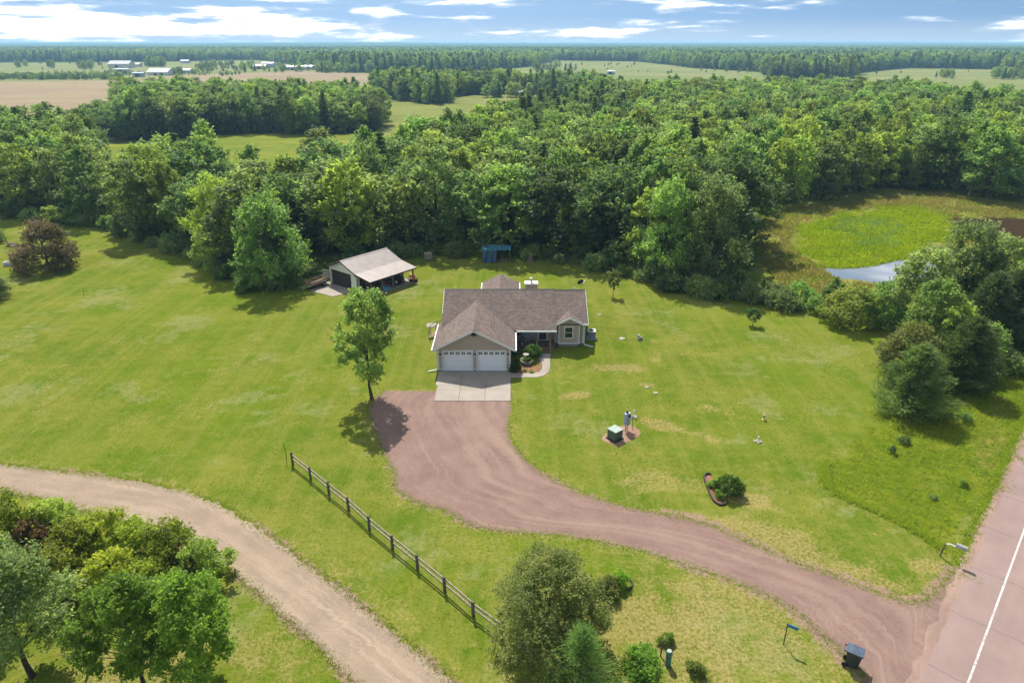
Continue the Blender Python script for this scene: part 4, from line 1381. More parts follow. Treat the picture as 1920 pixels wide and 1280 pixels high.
# things under the lean-to
TT = thing('small_tractor', 'small blue tractor parked under the barn lean-to', 'tractor', loc_b(1.45, 5.2, .03), -TH + R(95))
MB().box(-.25, .25, .1, 1.0, .5, .95).build('hood', M['blue_paint'], TT)
MB().box(-.2, .2, -.75, .1, .45, .65).box(-.22, .22, -.55, -.1, .72, .82).box(-.22, .22, -.62, -.55, .72, 1.15).build('seat', M['black'], TT)
MB().bar((0, .05, .8), (0, -.1, 1.15), .04).lathe([(.17, 0), (.17, .03)], (0, -.1, 1.14), 14).build('steering_wheel', M['black'], TT)
for x, y, r in ((-.48, -.45, .42), (.48, -.45, .42), (-.36, .75, .26), (.36, .75, .26)):
    w = MB().lathe([(r * .5, -.11), (r * .93, -.11), (r, -.07), (r, .07), (r * .93, .11), (r * .5, .11)], (0, 0, 0), 20, Matrix.Translation((x, y, r)) @ Matrix.Rotation(R(90), 4, 'Y')).build('wheel', M['rubber'], TT)
    MB().lathe([(.03, -.12), (r * .49, -.12), (r * .49, .12), (.03, .12)], (0, 0, 0), 16, Matrix.Translation((x, y, r)) @ Matrix.Rotation(R(90), 4, 'Y')).build('rim', M['white'], w)
MW = thing('riding_mower', 'orange riding mower at the far end of the lean-to', 'mower', loc_b(2.2, 7.3, .0), -TH + R(60))
MB().box(-.55, .55, -.35, .5, .12, .28).build('mowing_deck', M['black'], MW)
MB().box(-.24, .24, .25, .95, .35, .72).build('hood', M['orange'], MW)
MB().box(-.3, .3, -.75, .25, .3, .42).box(-.22, .22, -.55, -.15, .42, .56).box(-.22, .22, -.62, -.54, .5, .85).build('seat', M['orange'], MW)
MB().bar((0, .2, .6), (0, .05, .9), .035).lathe([(.15, 0), (.15, .03)], (0, .05, .9), 12).build('steering_wheel', M['black'], MW)
for x, y, r in ((-.36, -.5, .24), (.36, -.5, .24), (-.32, .72, .17), (.32, .72, .17)):
    MB().lathe([(r * .4, -.09), (r, -.08), (r, .08), (r * .4, .09)], (0, 0, 0), 16, Matrix.Translation((x, y, r)) @ Matrix.Rotation(R(90), 4, 'Y')).build('wheel', M['rubber'], MW)
rng = np.random.default_rng(5)


def heap(name, label, cat, loc, sx, sy, sz, mat, seed):
    """a crumpled cloth thrown over something low"""
    r_ = np.random.default_rng(seed)
    n = 13
    vs, fs = [], []
    bumps = r_.uniform(-.6, .6, (5, 2))
    for j in range(n):
        for i in range(n):
            u, v = i / (n - 1) * 2 - 1, j / (n - 1) * 2 - 1
            e = max(0, 1 - max(abs(u), abs(v)) ** 4)
            h = max(.35 * math.exp(-((u - b[0]) ** 2 + (v - b[1]) ** 2) * 5) + .5 for b in bumps) * e
            vs.append((u * sx + r_.normal() * .03, v * sy + r_.normal() * .03, .015 + sz * h * (1 + r_.normal() * .12)))
    for j in range(n - 1):
        for i in range(n - 1):
            fs.append((j * n + i, j * n + i + 1, (j + 1) * n + i + 1, (j + 1) * n + i))
    o = MB().add(vs, fs).build(name, mat)
    o.location = loc
    o.rotation_euler = (0, 0, -TH)
    return tag(o, label, cat)


heap('tarp_bundle', 'crumpled pale blue tarp on the lean-to floor', 'tarp', loc_b(1.9, 2.75, .03), .7, .55, .55, M['tarp_top'], 1)
heap('tarp_bundle', 'low white cloth heap beside the first lean-to posts', 'tarp', loc_b(1.85, 1.2, .03), .5, .4, .4, M['white'], 2)
for k, (x, y, w, d, h, mt, lb) in enumerate([(.7, 2.2, .6, .7, .75, 'black', 'black storage box against the barn wall under the lean-to'), (.65, 3.4, .7, .6, .6, 'red', 'red tool chest against the barn wall under the lean-to'),
                                              (.6, 6.6, .5, .5, .8, 'steel', 'grey metal bin at the back of the lean-to')]):
    sb = thing('storage_box', lb, 'box', loc_b(x, y, .03), -TH)
    MB().cbox((0, 0, h / 2), (w, d, h)).build('body', M[mt], sb)
    MB().cbox((0, 0, h + .025), (w + .05, d + .05, .05)).build('lid', M[mt], sb)
lb_ = thing('lumber_stack', 'stack of brown boards lying under the lean-to', 'lumber', loc_b(1.5, 3.9, .03), -TH + R(80))
for i in range(7):
    MB().box(-.42 + (i % 4) * .21, -.42 + (i % 4) * .21 + .19, -.8, .8 + .1 * (i % 3), .03 + .1 * (i // 4), .12 + .1 * (i // 4)).build('board', M['wood_new'], lb_)

# ------------------------------------------------------------------ yard objects
# split-rail fence
FP = [(549, 871), (582.7, 898), (617, 926.6), (654, 956), (692.6, 992), (736, 1028), (783, 1066), (834, 1108), (887.5, 1154.6), (944, 1197), (1004, 1247)]
FN = thing('rail_fence', 'grey two-rail wooden fence running across the front lawn', 'fence', G(*FP[0]), world=True)
fg = [G(*p) for p in FP]
rng = np.random.default_rng(12)
for i, p in enumerate(fg):
    tl = Vector((rng.normal() * .015, rng.normal() * .015, 1.06 + rng.normal() * .02))
    a = math.atan2((fg[-1] - fg[0]).y, (fg[-1] - fg[0]).x)
    Mx = Matrix.Translation(p) @ Matrix.Rotation(a + rng.normal() * .1, 4, 'Z')
    mb = MB()
    vs = [Mx @ Vector((x, y, -.2)) for x, y in ((-.075, -.065), (.075, -.065), (.075, .065), (-.075, .065))] + [Mx @ (Vector((x, y, 0)) + tl) for x, y in ((-.07, -.06), (.07, -.06), (.07, .06), (-.07, .06))]
    mb.add(vs, [(0, 3, 2, 1), (4, 5, 6, 7), (0, 1, 5, 4), (1, 2, 6, 5), (2, 3, 7, 6), (3, 0, 4, 7)])
    mb.build('post', M['post_wood'], FN)
for a, b in zip(fg, fg[1:]):
    for z in (.50, .88):
        j0, j1 = rng.normal() * .02, rng.normal() * .02
        d = (b - a).normalized()
        s = Vector((d.y, -d.x, 0)) * -.02
        MB().bar(a - d * .1 + s + Vector((0, 0, z + j0)), b + d * .1 + s + Vector((0, 0, z + j1)), .055, .12).build('rail', M['fence_wood'], FN)
sk = G(537, 862)
tag(MB().tube([(sk.x, sk.y, -.1), (sk.x + .05, sk.y, .8), (sk.x - .08, sk.y, 1.5)], [.03, .025, .012], 5).build('stake', M['dark']), 'thin dark stake leaning just beyond the end of the rail fence', 'stake')

# transformer island
isl = [G(*p) for p in [(1127, 822), (1133, 815), (1160, 799), (1175, 796.5), (1188, 799), (1199, 806), (1202, 812), (1196, 818), (1163, 836), (1156, 837), (1130, 825)]]
iv = [Vector((p.x, p.y, .012)) for p in isl]
tag(MB().add(iv, [tuple(q) for q in tessellate_polygon([iv])]).build('gravel_island', M['stonebed']), kind='structure')
p = G(1152.5, 822)
XF = thing('transformer', 'dark green pad-mounted transformer box on the small gravel island', 'transformer', (p.x, p.y, .015), R(41))
MB().cbox((0, 0, .05), (1.0, 1.0, .1)).build('base_pad', M['black'], XF)
MB().cbox((0, 0, .46), (.84, .84, .74)).build('cabinet', M['xfmr'], XF)
MB().prism([(-.45, -.46, .83), (.45, -.46, .83), (.45, .46, .83), (-.45, .46, .83)], (0, 0, .06)).build('lid', M['xfmr_top'], XF)
MB().cbox((0, -.425, .4), (.02, .01, .6)).build('door_seam', M['black'], XF)
p = G(1174, 807.5)
MP = thing('meter_pedestal', 'grey electric meter pedestal with two cabinets behind the transformer', 'meter', (p.x, p.y, .015), R(38))
for x in (-.17, .17):
    MB().bar((x * .6, 0, -.1), (x * .6, 0, .62), .07).build('leg', M['steel'], MP)
MB().cbox((-.15, 0, 1.12), (.24, .24, 1.0)).build('cabinet', M['pedestal'], MP)
MB().cbox((.13, .02, 1.08), (.28, .3, 1.05)).build('cabinet', M['pedestal'], MP)
MB().lathe([(.1, 0), (.1, .12), (.07, .16)], (.13, -.16, 1.3), 14, None).build('meter_glass', M['glass'], MP)
MB().lathe([(.09, 0), (.10, .12), (.05, .2)], (-.02, 0, 1.64), 12).build('weather_head', M['dark'], MP)
MB().cbox((.40, .1, 1.2), (.16, .12, .26)).build('junction_box', M['white'], MP)
p = G(1186, 805)
HY = thing('yard_hydrant', 'slim dark standpipe beside the meter pedestal', 'hydrant', (p.x, p.y, .015))
MB().tube([(0, 0, -.1), (-.03, 0, .7), (-.10, 0, 1.15)], [.022, .022, .02], 6).build('pipe', M['dark'], HY)
MB().cbox((-.12, 0, 1.2), (.12, .08, .14)).bar((-.1, 0, 1.24), (-.2, 0, 1.42), .03).build('head', M['steel'], HY)


def standpipe(px, py, h, label, cap='white', base='stone'):
    p = G(px, py)
    o = thing('vent_standpipe', label, 'pipe', p, rng.uniform(0, 3))
    MB().lathe([(.042, -.05), (.042, h), (.055, h), (.055, h + .08), (.03, h + .1)], (0, 0, 0), 10).build('pipe', M[cap], o)
    for i in range(4):
        a = 1.57 * i + .4
        MB().lathe([(.05, 0), (.14, .02), (.13, .08), (.04, .10)], (.22 * math.cos(a), .16 * math.sin(a), -.01), 7).build('stone', M[base], o)


standpipe(1188, 782, .62, 'white standpipe ringed with stones just behind the meter pedestal')
standpipe(1421, 828, .40, 'short white standpipe on the open right lawn below the yellow marker')
p = G(1432, 787)
FM = thing('well_cap', 'white well head with yellow base on the right lawn', 'well head', p)
MB().lathe([(.18, 0), (.18, .08), (.11, .14)], (0, 0, -.01), 10).build('base', M['yellow'], FM)
MB().lathe([(.09, .12), (.09, .38), (.12, .39), (.12, .47), (.06, .52)], (0, 0, 0), 12).build('casing', M['stone'], FM)
p = G(1197, 637)
ST = thing('septic_riser', 'short grey pipe by a dark stone near the house, on right lawn', 'pipe', p)
MB().lathe([(.09, -.05), (.09, .5), (.12, .5), (.12, .58)], (0, 0, 0), 10).build('pipe', M['pedestal'], ST)
MB().lathe([(.1, 0), (.2, .05), (.15, .28), (.05, .33)], (.28, .05, -.01), 7).build('dark_stone', M['foundation'], ST)
for px, py, r, lb in [(1166, 635, .32, 'flat white lid in the grass left of the grey pipe'), (1213, 726, .20, 'small white lid at the top of the bare patch'), (1229, 737, .2, 'small pale lid at the bottom of the bare patch'),
                      (1125, 590, .22, 'tiny pale lid in the lawn near the right house corner')]:
    p = G(px, py)
    lo = thing('ground_lid', lb, 'lid', p)
    MB().lathe([(r * .9, 0), (r, .02), (r, .06), (r * .7, .08)], (0, 0, -.005), 14).build('cover', M['stone'], lo)
    MB().cbox((0, 0, .085), (.1, .03, .03)).build('handle', M['steel'], lo)

# edged bed with ball shrub
p = G(1338, 908)
ED = thing('bed_edging', 'dark curved garden edging round the ball shrub bed', 'edging', p, world=True)
ring = [G(*q) for q in [(1333, 890), (1326, 888), (1320, 892), (1321, 902), (1326, 914), (1331, 928), (1338, 940), (1348, 947), (1358, 947), (1363, 941)]]
rs = resample([(q.x, q.y, .0) for q in ring], 20)
for a, b in zip(rs, rs[1:]):
    MB().bar(a + Vector((0, 0, .06)), b + Vector((0, 0, .06)), .10, .16).build('edging_block', M['edging'], ED)
bs_ = [Vector((q.x, q.y, .011)) for q in ring]
tag(MB().add(bs_, [tuple(q) for q in tessellate_polygon([bs_])]).build('bed_soil', M['soil']), kind='structure')
p = G(1168, 1103)
E2 = thing('bed_edging', 'short curve of dark edging beside the paired shrubs', 'edging', p, world=True)
ring = [G(*q) for q in [(1172, 1083), (1181, 1086), (1186, 1095), (1183, 1103), (1176, 1106)]]
rs = resample([(q.x, q.y, 0) for q in ring], 9)
for a, b in zip(rs, rs[1:]):
    MB().bar(a + Vector((0, 0, .05)), b + Vector((0, 0, .05)), .09, .14).build('edging_block', M['edging'], E2)

# mailbox
M['mailbox'] = plain('mailbox_grey', (0.30, 0.31, 0.32), .45, .5)
p = G(1762, 1042)
MBX = thing('mailbox', 'grey mailbox on a bent arm at the road edge', 'mailbox', p, math.atan2(RN.y, RN.x))
MB().tube([(0, 0, -.2), (.04, .02, .6), (.12, .02, 1.0)], [.055, .05, .045], 7).build('post', M['wood'], MBX)
MB().tube([(.12, .02, .98), (.3, .02, 1.08), (.75, .02, 1.06)], .03, 6).build('arm', M['white'], MBX)
pf = [(-.11, 0), (.11, 0), (.11, .14), (.085, .20), (.045, .235), (0, .245), (-.045, .235), (-.085, .20), (-.11, .14)]
MB().prism([(.62, y + .02, 1.09 + z) for y, z in pf], (.56, 0, 0)).build('box', M['mailbox'], MBX)
MB().prism([(1.181, y * .96 + .02, 1.095 + z * .96) for y, z in pf], (.015, 0, 0)).build('door', M['steel'], MBX)
MB().box(.85, .88, .14, .15, 1.18, 1.42).build('flag', M['red'], MBX)

# address sign
p = G(1469, 1207)
SG = thing('address_sign', 'thin dark post carrying a small blue sign beside the driveway mouth', 'sign', p, R(-32))
MB().tube([(0, 0, -.2), (0, 0, 1.45)], .028, 6).build('post', M['dark'], SG)
MB().box(.03, .52, -.012, .012, 1.22, 1.42).build('sign_plate', M['sign_blue'], SG)

# wheeled bin
p = G(1596, 1247)
BI = thing('wheeled_bin', 'dark wheeled rubbish bin at the edge of the driveway mouth', 'bin', (p.x, p.y, .012), R(58))
vs = [(-.22, -.26, .1), (.22, -.26, .1), (.22, .24, .1), (-.22, .24, .1), (-.29, -.36, .98), (.29, -.36, .98), (.29, .34, .98), (-.29, .34, .98)]
MB().add(vs, [(0, 3, 2, 1), (4, 5, 6, 7), (0, 1, 5, 4), (1, 2, 6, 5), (2, 3, 7, 6), (3, 0, 4, 7)]).build('body', M['bin'], BI)
MB().prism([(-.31, -.42, .99), (.31, -.42, .99), (.33, .1, 1.02), (.30, .38, 1.01), (-.30, .38, 1.01), (-.33, .1, 1.02)], (0, 0, .06)).build('lid', M['bin_lid'], BI)
for x in (-.25, .25):
    MB().lathe([(.03, -.035), (.14, -.035), (.14, .035), (.03, .035)], (0, 0, 0), 16, Matrix.Translation((x, .30, .14)) @ Matrix.Rotation(R(90), 4, 'Y')).build('wheel', M['rubber'], BI)
    MB().bar((x * .8, .34, .93), (x * .8, .47, 1.0), .04).build('handle_bracket', M['bin'], BI)
MB().bar((-.25, .47, 1.0), (.25, .47, 1.0), .035).build('handle', M['bin'], BI)
MB().add([(-.12, -.338, .74), (.12, -.338, .74), (.12, -.352, .84), (-.12, -.352, .84)], [(0, 1, 2, 3)]).build('sticker', M['pedestal'], BI)

# telecom pedestal and post by the foreground shrubs
p = G(1252, 1246)
TP = thing('telecom_pedestal', 'teal green utility pedestal among foreground shrubs', 'utility pedestal', p, R(20))
MB().lathe([(.15, -.1), (.15, .72), (.165, .73), (.165, .90), (.13, .95)], (0, 0, 0), 8).build('housing', M['teal'], TP)
MB().lathe([(.14, .95), (.12, .985), (.03, .99)], (0, 0, 0), 8).build('cap', M['xfmr_top'], TP)
p = G(1238, 1229)
tag(MB().tube([(p.x, p.y, -.2), (p.x + .03, p.y, .5), (p.x + .12, p.y + .02, 1.1)], [.04, .04, .035], 6).build('marker_post', M['post_wood']), 'leaning brown marker post beside the teal pedestal', 'post')

# tarp shelter behind the house
p = G(931, 492)
TS = thing('tarp_shelter', 'blue tarp lean-to shelter at the edge of the woods', 'shelter', (p.x, p.y, 0))
for x in (-1.95, -.05, 1.85):
    for y in (0, 2.0):
        MB().bar((x, y, -.1), (x, y, 1.75 + .15 * (y > 0)), .09).build('post', M['wood'], TS)
n = 18
vs, fs = [], []
r_ = np.random.default_rng(4)
for j in range(6):
    for i in range(n):
        x = -2.05 + 4.05 * i / (n - 1)
        y = -.15 + 2.3 * j / 5
        vs.append((x, y, 1.80 + .06 * y + r_.normal() * .045 - .1 * math.sin(math.pi * ((i / (n - 1) * 2) % 1)) * math.sin(math.pi * j / 5)))
for j in range(5):
    for i in range(n - 1):
        fs.append((j * n + i, j * n + i + 1, (j + 1) * n + i + 1, (j + 1) * n + i))
MB().add(vs, fs).build('roof_tarp', M['tarp_top'], TS)
vs, fs = [], []
for j in range(6):
    for i in range(10):
        vs.append((-2.0 + 1.95 * i / 9, -.12 + .05 * math.sin(i * 1.7 + j * .6) - .02 * j, 1.78 - 1.72 * j / 5))
for j in range(5):
    for i in range(9):
        fs.append((j * 10 + i, j * 10 + i + 1, (j + 1) * 10 + i + 1, (j + 1) * 10 + i))
MB().add(vs, fs).build('side_tarp', M['tarp'], TS)
vs = [(-2.02, 2.15 * i / 6, 1.78 - 1.7 * j / 3) for j in range(4) for i in range(7)]
MB().add(vs, [(j * 7 + i, j * 7 + i + 1, (j + 1) * 7 + i + 1, (j + 1) * 7 + i) for j in range(3) for i in range(6)]).build('side_tarp', M['tarp'], TS)
for k in range(5):
    lo = MB()
    x = .35 + k * .28
    lo.tube([(x, .5, .14), (x, 1.6, .14)], .13, 8)
    tag(lo.build('firewood_log', M['wood_new'], None), 'cut log lying inside the blue tarp shelter', 'log', 'logs inside the tarp shelter').location = (p.x, p.y, 0)
p = G(803, 487)
CB = thing('wooden_crate', 'small square grey crate at the wood edge right of the barn', 'crate', p, R(15))
for z in (.12, .42, .72):
    for x0, x1, y0, y1 in ((-.5, .5, -.5, -.46), (-.5, .5, .46, .5), (-.5, -.46, -.45, .45), (.46, .5, -.45, .45)):
        MB().box(x0, x1, y0, y1, z, z + .24).build('slat', M['fence_wood'], CB)
MB().cbox((0, 0, .98), (1.04, 1.04, .05)).build('lid', M['fence_wood'], CB)
p = G(994, 490)
BP = thing('brush_pile', 'grey upright brush pile at the wood edge right of the tarp', 'brush pile', p)
for i in range(16):
    a = r_.uniform(0, 6.28)
    MB().tube([(.35 * math.cos(a), .25 * math.sin(a), -.02), (.15 * math.cos(a) + r_.normal() * .15, .1 * math.sin(a), r_.uniform(.6, 1.5))], [.035, .015], 4).build('stick', M['dead'], BP)

# left lawn objects
p = G(22, 497)
PB = thing('raised_planter', 'low white-edged planter box left of the purple tree', 'planter', p, R(4))
for x0, x1, y0, y1 in ((-.8, .8, -.45, -.4), (-.8, .8, .4, .45), (-.8, -.75, -.4, .4), (.75, .8, -.4, .4)):
    MB().box(x0, x1, y0, y1, 0, .5).build('side_board', M['pedestal'], PB)
    MB().box(x0 - .03, x1 + .03, y0 - .03, y1 + .03, .5, .54).build('rim', M['white'], PB)
MB().box(-.75, .75, -.4, .4, .02, .42).build('soil', M['soil'], PB)
p = G(25, 462)
WP = thing('driftwood_heap', 'pile of pale driftwood and stones behind the purple tree', 'wood pile', p)
MB().tube([(-.9, .4, .2), (-1.1, .2, .8), (-.9, .1, 1.3), (-.6, 0, 1.4)], [.12, .1, .08, .04], 7).build('root', M['bark_pale'], WP)
MB().tube([(-.9, .0, .15), (0, -.3, .6), (.9, .1, .35)], [.16, .13, .08], 7).build('root', M['bark_pale'], WP)
for i in range(7):
    x, y = r_.uniform(-.7, 1.0), r_.uniform(-.5, .5)
    s = r_.uniform(.18, .36)
    MB().lathe([(s * .6, 0), (s, s * .35), (s * .8, s * .9), (s * .25, s * 1.15)], (x, y, -.02), 7).build('stone', M['stone'] if i % 2 else M['foundation'], WP)
p = G(158, 553)
tag(MB().tube([(p.x, p.y, -.1), (p.x - .02, p.y, .75)], .03, 6).build('stake', M['dark']), 'short thin stake standing alone on the left lawn', 'stake')


# ------------------------------------------------------------------ distant buildings
def far_building(px, py, w, d, h, rise, wall, roof, label, rz=0.0, ridge='x', wins=0, door=0):
    p = G(px, py, 0)
    o = thing('farm_building', label, 'building', (p.x, p.y, -.3), rz)
    if ridge == 'x':
        MB().prism([(-w / 2, -d / 2, 0), (-w / 2, d / 2, 0), (-w / 2, d / 2, h), (-w / 2, 0, h + rise), (-w / 2, -d / 2, h)], (w, 0, 0)).build('wall', M[wall], o)
        for s in (-1, 1):
            MB().prism([(-w / 2 - .4, s * (d / 2 + .4), h - .1), (w / 2 + .4, s * (d / 2 + .4), h - .1), (w / 2 + .4, s * .001, h + rise + .25), (-w / 2 - .4, s * .001, h + rise + .25)], (0, 0, .12)).build('roof', M[roof], o)
    else:
        MB().prism([(-w / 2, -d / 2, 0), (w / 2, -d / 2, 0), (w / 2, -d / 2, h), (0, -d / 2, h + rise), (-w / 2, -d / 2, h)], (0, d, 0)).build('wall', M[wall], o)
        for s in (-1, 1):
            MB().prism([(s * (w / 2 + .4), -d / 2 - .4, h - .1), (s * (w / 2 + .4), d / 2 + .4, h - .1), (s * .001, d / 2 + .4, h + rise + .25), (s * .001, -d / 2 - .4, h + rise + .25)], (0, 0, .12)).build('roof', M[roof], o)
    for i in range(wins):
        x = -w / 2 + w * (i + .7) / (wins + .4)
        f = MB().box(x - .9, x + .9, -d / 2 - .06, -d / 2 - .01, 1.0, 2.4).build('window', M['trim'], o)
        MB().box(x - .75, x + .75, -d / 2 - .10, -d / 2 - .062, 1.1, 2.3).build('pane', M['glass'], f)
    for i in range(door):
        x = -w * .1 + i * w * .3
        MB().box(x - 1.6, x + 1.6, -d / 2 - .08, -d / 2 - .012, 0, min(h * .8, 3.2)).build('door', M['dark'], o)


far_building(229, 127, 27, 14, 4.6, 3.4, 'wall_far', 'roof_white', 'long white barn farthest left among the distant farm buildings', R(-4), door=1)
far_building(258, 125, 9, 8, 3, 1.6, 'wall_far', 'roof_white', 'small white shed joined behind the long white barn')
far_building(231, 135.5, 14, 4, 3.2, .5, 'wall_far', 'roof_white', 'white mobile home in front of the long white barn', wins=3, door=1)
far_building(261, 144, 9.5, 4, 3.4, .5, 'wall_blue', 'wall_blue', 'pale blue trailer nearest the edge of the hay field', R(6), wins=2, door=1)
far_building(303, 141, 21, 14, 3.0, 3.2, 'wall_far', 'roof_white', 'wide white-roofed farmhouse beside the hay field', R(-6), door=2)
far_building(345, 136.5, 17, 9, 2.6, 1.5, 'wall_blue', 'roof_white', 'low white-roofed wing half hidden by trees', R(-3), wins=2)
far_building(489, 129.5, 14, 8, 3.6, 1.4, 'wall_tan', 'roof_white', 'low pale shed at the left of the middle farmstead', wins=1, door=1)
far_building(504, 127, 15, 9, 5.2, 1.2, 'wall_blue', 'roof_white', 'tall grey blue shed in the middle farmstead', wins=2)
far_building(536, 131, 10, 8, 3.6, 2.0, 'wall_tan', 'roof_grey', 'tan gabled garage in the middle farmstead', ridge='y', door=1)
far_building(554, 131.5, 19, 8, 3.6, 1.2, 'wall_far', 'roof_white', 'long white ranch house in the middle farmstead', wins=4, door=1)
far_building(582, 130.5, 13, 7, 3.4, 1.2, 'wall_far', 'roof_white', 'white shed at the right of the middle farmstead', wins=1)
far_building(348, 118.5, 12, 8, 3.2, 1.5, 'wall_blue', 'roof_white', 'tiny pale roof on the pasture above the spruces')
far_building(47, 113, 20, 10, 4, 2, 'wall_blue', 'roof_grey', 'grey roof at the far left forest edge')
far_building(978, 118.5, 30, 10, 4.5, 2.5, 'wall_far', 'roof_white', 'long white building among trees in the far centre')
far_building(1145, 139.5, 7.5, 4, 3.0, .6, 'wall_blue', 'roof_white', 'small lone white trailer on the right-hand meadow', wins=1, door=1)
far_building(925, 176.5, 9, 8, 2.4, 1.8, 'wall_tan', 'roof_grey', 'grey-roofed cabin behind the trees of the small lawn', R(12), wins=2)
far_building(968, 177.5, 7, 4, 1.8, .6, 'wall_tan', 'wall_far', 'pale low roof to the right of the grey-roofed cabin')

# ------------------------------------------------------------------ prototypes for the woods
PB_ = [
    proto_broad('maple_a', 21, 13.0, 4.1, 1.3, 60, .26, 7000, .22, 'mid', shape=.85, irr=.25),
    proto_broad('maple_b', 22, 12.6, 3.7, 1.2, 56, .27, 6600, .22, 'yellow', shape=.9, irr=.2, up=.8),
    proto_broad('oak_a', 23, 12.4, 4.7, 1.8, 64, .24, 7400, .23, 'dark', shape=.8, irr=.35, up=.25),
    proto_broad('aspen_a', 24, 13.8, 2.7, 1.5, 48, .34, 5600, .20, 'mid', 'bark_pale', shape=.9, irr=.2, up=.9),
    proto_broad('maple_c', 25, 12.8, 3.9, 1.0, 60, .25, 7000, .21, 'grey', shape=.95, irr=.3, up=.6),
    proto_broad('aspen_b', 26, 13.2, 2.9, 1.2, 50, .33, 6000, .20, 'yellow', 'bark_pale', shape=1.0, irr=.25, up=1.0),
]
PP_ = [proto_pine('pine_a', 31, 14.0, 2.7, 2.0, 17, 5200, .30, 'needle'), proto_pine('pine_b', 32, 13.2, 2.4, 1.2, 18, 5200, .28, 'needle_dark', droop=-.2)]
PU_ = [proto_bush('bush_a', 41, 2.6, 1.7, 22, 2400, .14, 'mid'), proto_bush('bush_b', 42, 2.2, 1.9, 24, 2400, .13, 'grey'), proto_bush('bush_c', 43, 3.2, 1.5, 22, 2400, .14, 'dark')]

W1 = [(-800, 384), (-260, 390), (0, 399), (60, 406), (130, 415), (200, 423), (240, 437), (300, 459), (360, 477), (420, 503), (440, 530), (470, 541), (548, 538), (570, 508), (598, 486), (606, 400), (520, 408), (430, 402), (425, 380), (250, 385), (240, 400), (180, 392), (168, 300), (0, 290), (-260, 285), (-800, 280)]
W2 = [(606, 512), (625, 502), (700, 482), (780, 473), (900, 472), (1000, 478), (1090, 491), (1180, 514), (1250, 537), (1320, 548), (1360, 548), (1376, 528), (1376, 480), (1378, 430), (1390, 402), (1405, 385), (1405, 197), (1100, 208), (1000, 249), (870, 291), (800, 328), (720, 374), (606, 374)]
W3 = [(1412, 400), (1440, 396), (1530, 381), (1640, 356), (1700, 361), (1920, 384), (2350, 398), (2350, 200), (1830, 228), (1700, 200), (1407, 197)]
B2 = [(165, 264), (300, 262), (430, 249), (605, 253), (718, 243), (720, 215), (560, 208), (420, 204), (225, 205), (222, 225), (165, 240)]
B4 = [(697, 178), (740, 186), (800, 196), (836, 196), (846, 182), (900, 176), (1010, 176), (1100, 206), (1180, 200), (1100, 176), (1000, 170), (850, 168), (700, 166)]


def scatter(poly_px, sp, seed, jit=.36):
    rng = np.random.default_rng(seed)
    poly = [G(*p, z=0.0).to_2d() for p in poly_px]
    A = np.array([(p.x, p.y) for p in poly])
    lo, hi = A.min(0), A.max(0)
    xs, ys = np.arange(lo[0], hi[0], sp), np.arange(lo[1], hi[1], sp * .9)
    X, Y = np.meshgrid(xs, ys)
    X[1::2] += sp / 2
    P = np.column_stack([X.ravel(), Y.ravel()]) + rng.normal(size=(X.size, 2)) * sp * jit * .6
    return P[inside(P, poly)]


def place(key, u, v, where):
    """where in the woods a tree stands, told by what it stands behind or beside"""
    if key == 'W1':
        a = 'behind the purple tree' if u < 170 else 'by the left lawn\'s rounded wood edge' if u < 330 else 'halfway along the left wood edge' if u < 440 else 'just left of the barn'
        return a + (', front row' if v > 400 + max(0, u - 200) * .34 else ', back rows')
    if key == 'W2':
        a = 'behind the barn' if u < 730 else 'between barn and tarp shelter' if u < 890 else 'behind the tarp shelter' if u < 985 else 'behind the house chimney' if u < 1090 else 'above the lawn sapling' if u < 1200 else 'by the right lawn\'s wood edge' if u < 1310 else 'beside the marsh'
        f = 472 + max(0, u - 1000) * .2
        return a + (', front row' if v > f - 26 else ', second rows' if v > f - 85 else ', deep in the woods')
    if key == 'W3':
        return ('left of the marsh' if u < 1560 else 'straight behind the marsh' if u < 1760 else 'behind the marsh mud') + (', front row' if v > 345 else ', back rows')
    return where


REG = [('W1', W1, 5.0, 'in the woods left of the barn'), ('W2', W2, 5.4, 'in the woods behind the house'), ('W3', W3, 5.7, 'in the woods beyond the marsh pond'),
       ('B2', B2, 5.0, 'in the tree belt behind the left clearing'), ('B4', B4, 6.0, 'in the tree row beyond the far meadow')]
rng = np.random.default_rng(77)
HERO = [(*G(a_, c_).to_2d(), r_h) for a_, c_, r_h in ((512, 536, 4.2), (425, 490, 3.8), (1326, 532, 4.4), (1245, 522, 3.6), (690, 435, 4.5))]   # where the big edge crowns stand
pts = []
for key, poly, sp, where in REG:
    P = scatter(poly, sp, len(pts) + 3)
    for x, y in P:
        d = math.hypot(x, y)
        if any(math.hypot(x - hx, y - hy) < hr for hx, hy, hr in HERO):
            continue
        u, v = 960 + FPX * x / (y * CP + HCAM * SP), 0
        ppx = 960 + FPX * x / (y * CP + HCAM * SP)
        ppy = 640 + FPX * (HCAM * CP - y * SP) / (y * CP + HCAM * SP)
        pine = rng.random() < (0.62 if (key == 'W2' and 940 < ppx < 1180 and 215 < ppy < 300) else 0.35 if key == 'B4' else 0.045 if ppy < 420 else 0.0)
        hs = 1.0
        if key == 'B2' and ppx < 228:
            hs = .68
        if key == 'W1' and 170 < ppx < 250:
            hs = .66
        if key == 'W1' and ppx > 425:
            hs = .88 if ppy > 480 else .84
        if key == 'W2' and ppy < 330 and ppx < 900:
            hs = .9
        patch = vnoise(np.array([[x, y]]), .04, 5)[0]
        pts.append((d, x, y, key, place(key, ppx, ppy, where), pine, hs, patch, ppx))
pts.sort()
KIND_TXT = ['rounded mid-green maple', 'upright yellow-green maple', 'broad dark green oak', 'slender mid-green aspen', 'grey-green leafy tree', 'slender pale green aspen']
nb = npn = 0
first = {}
rest_b, rest_p = [], []
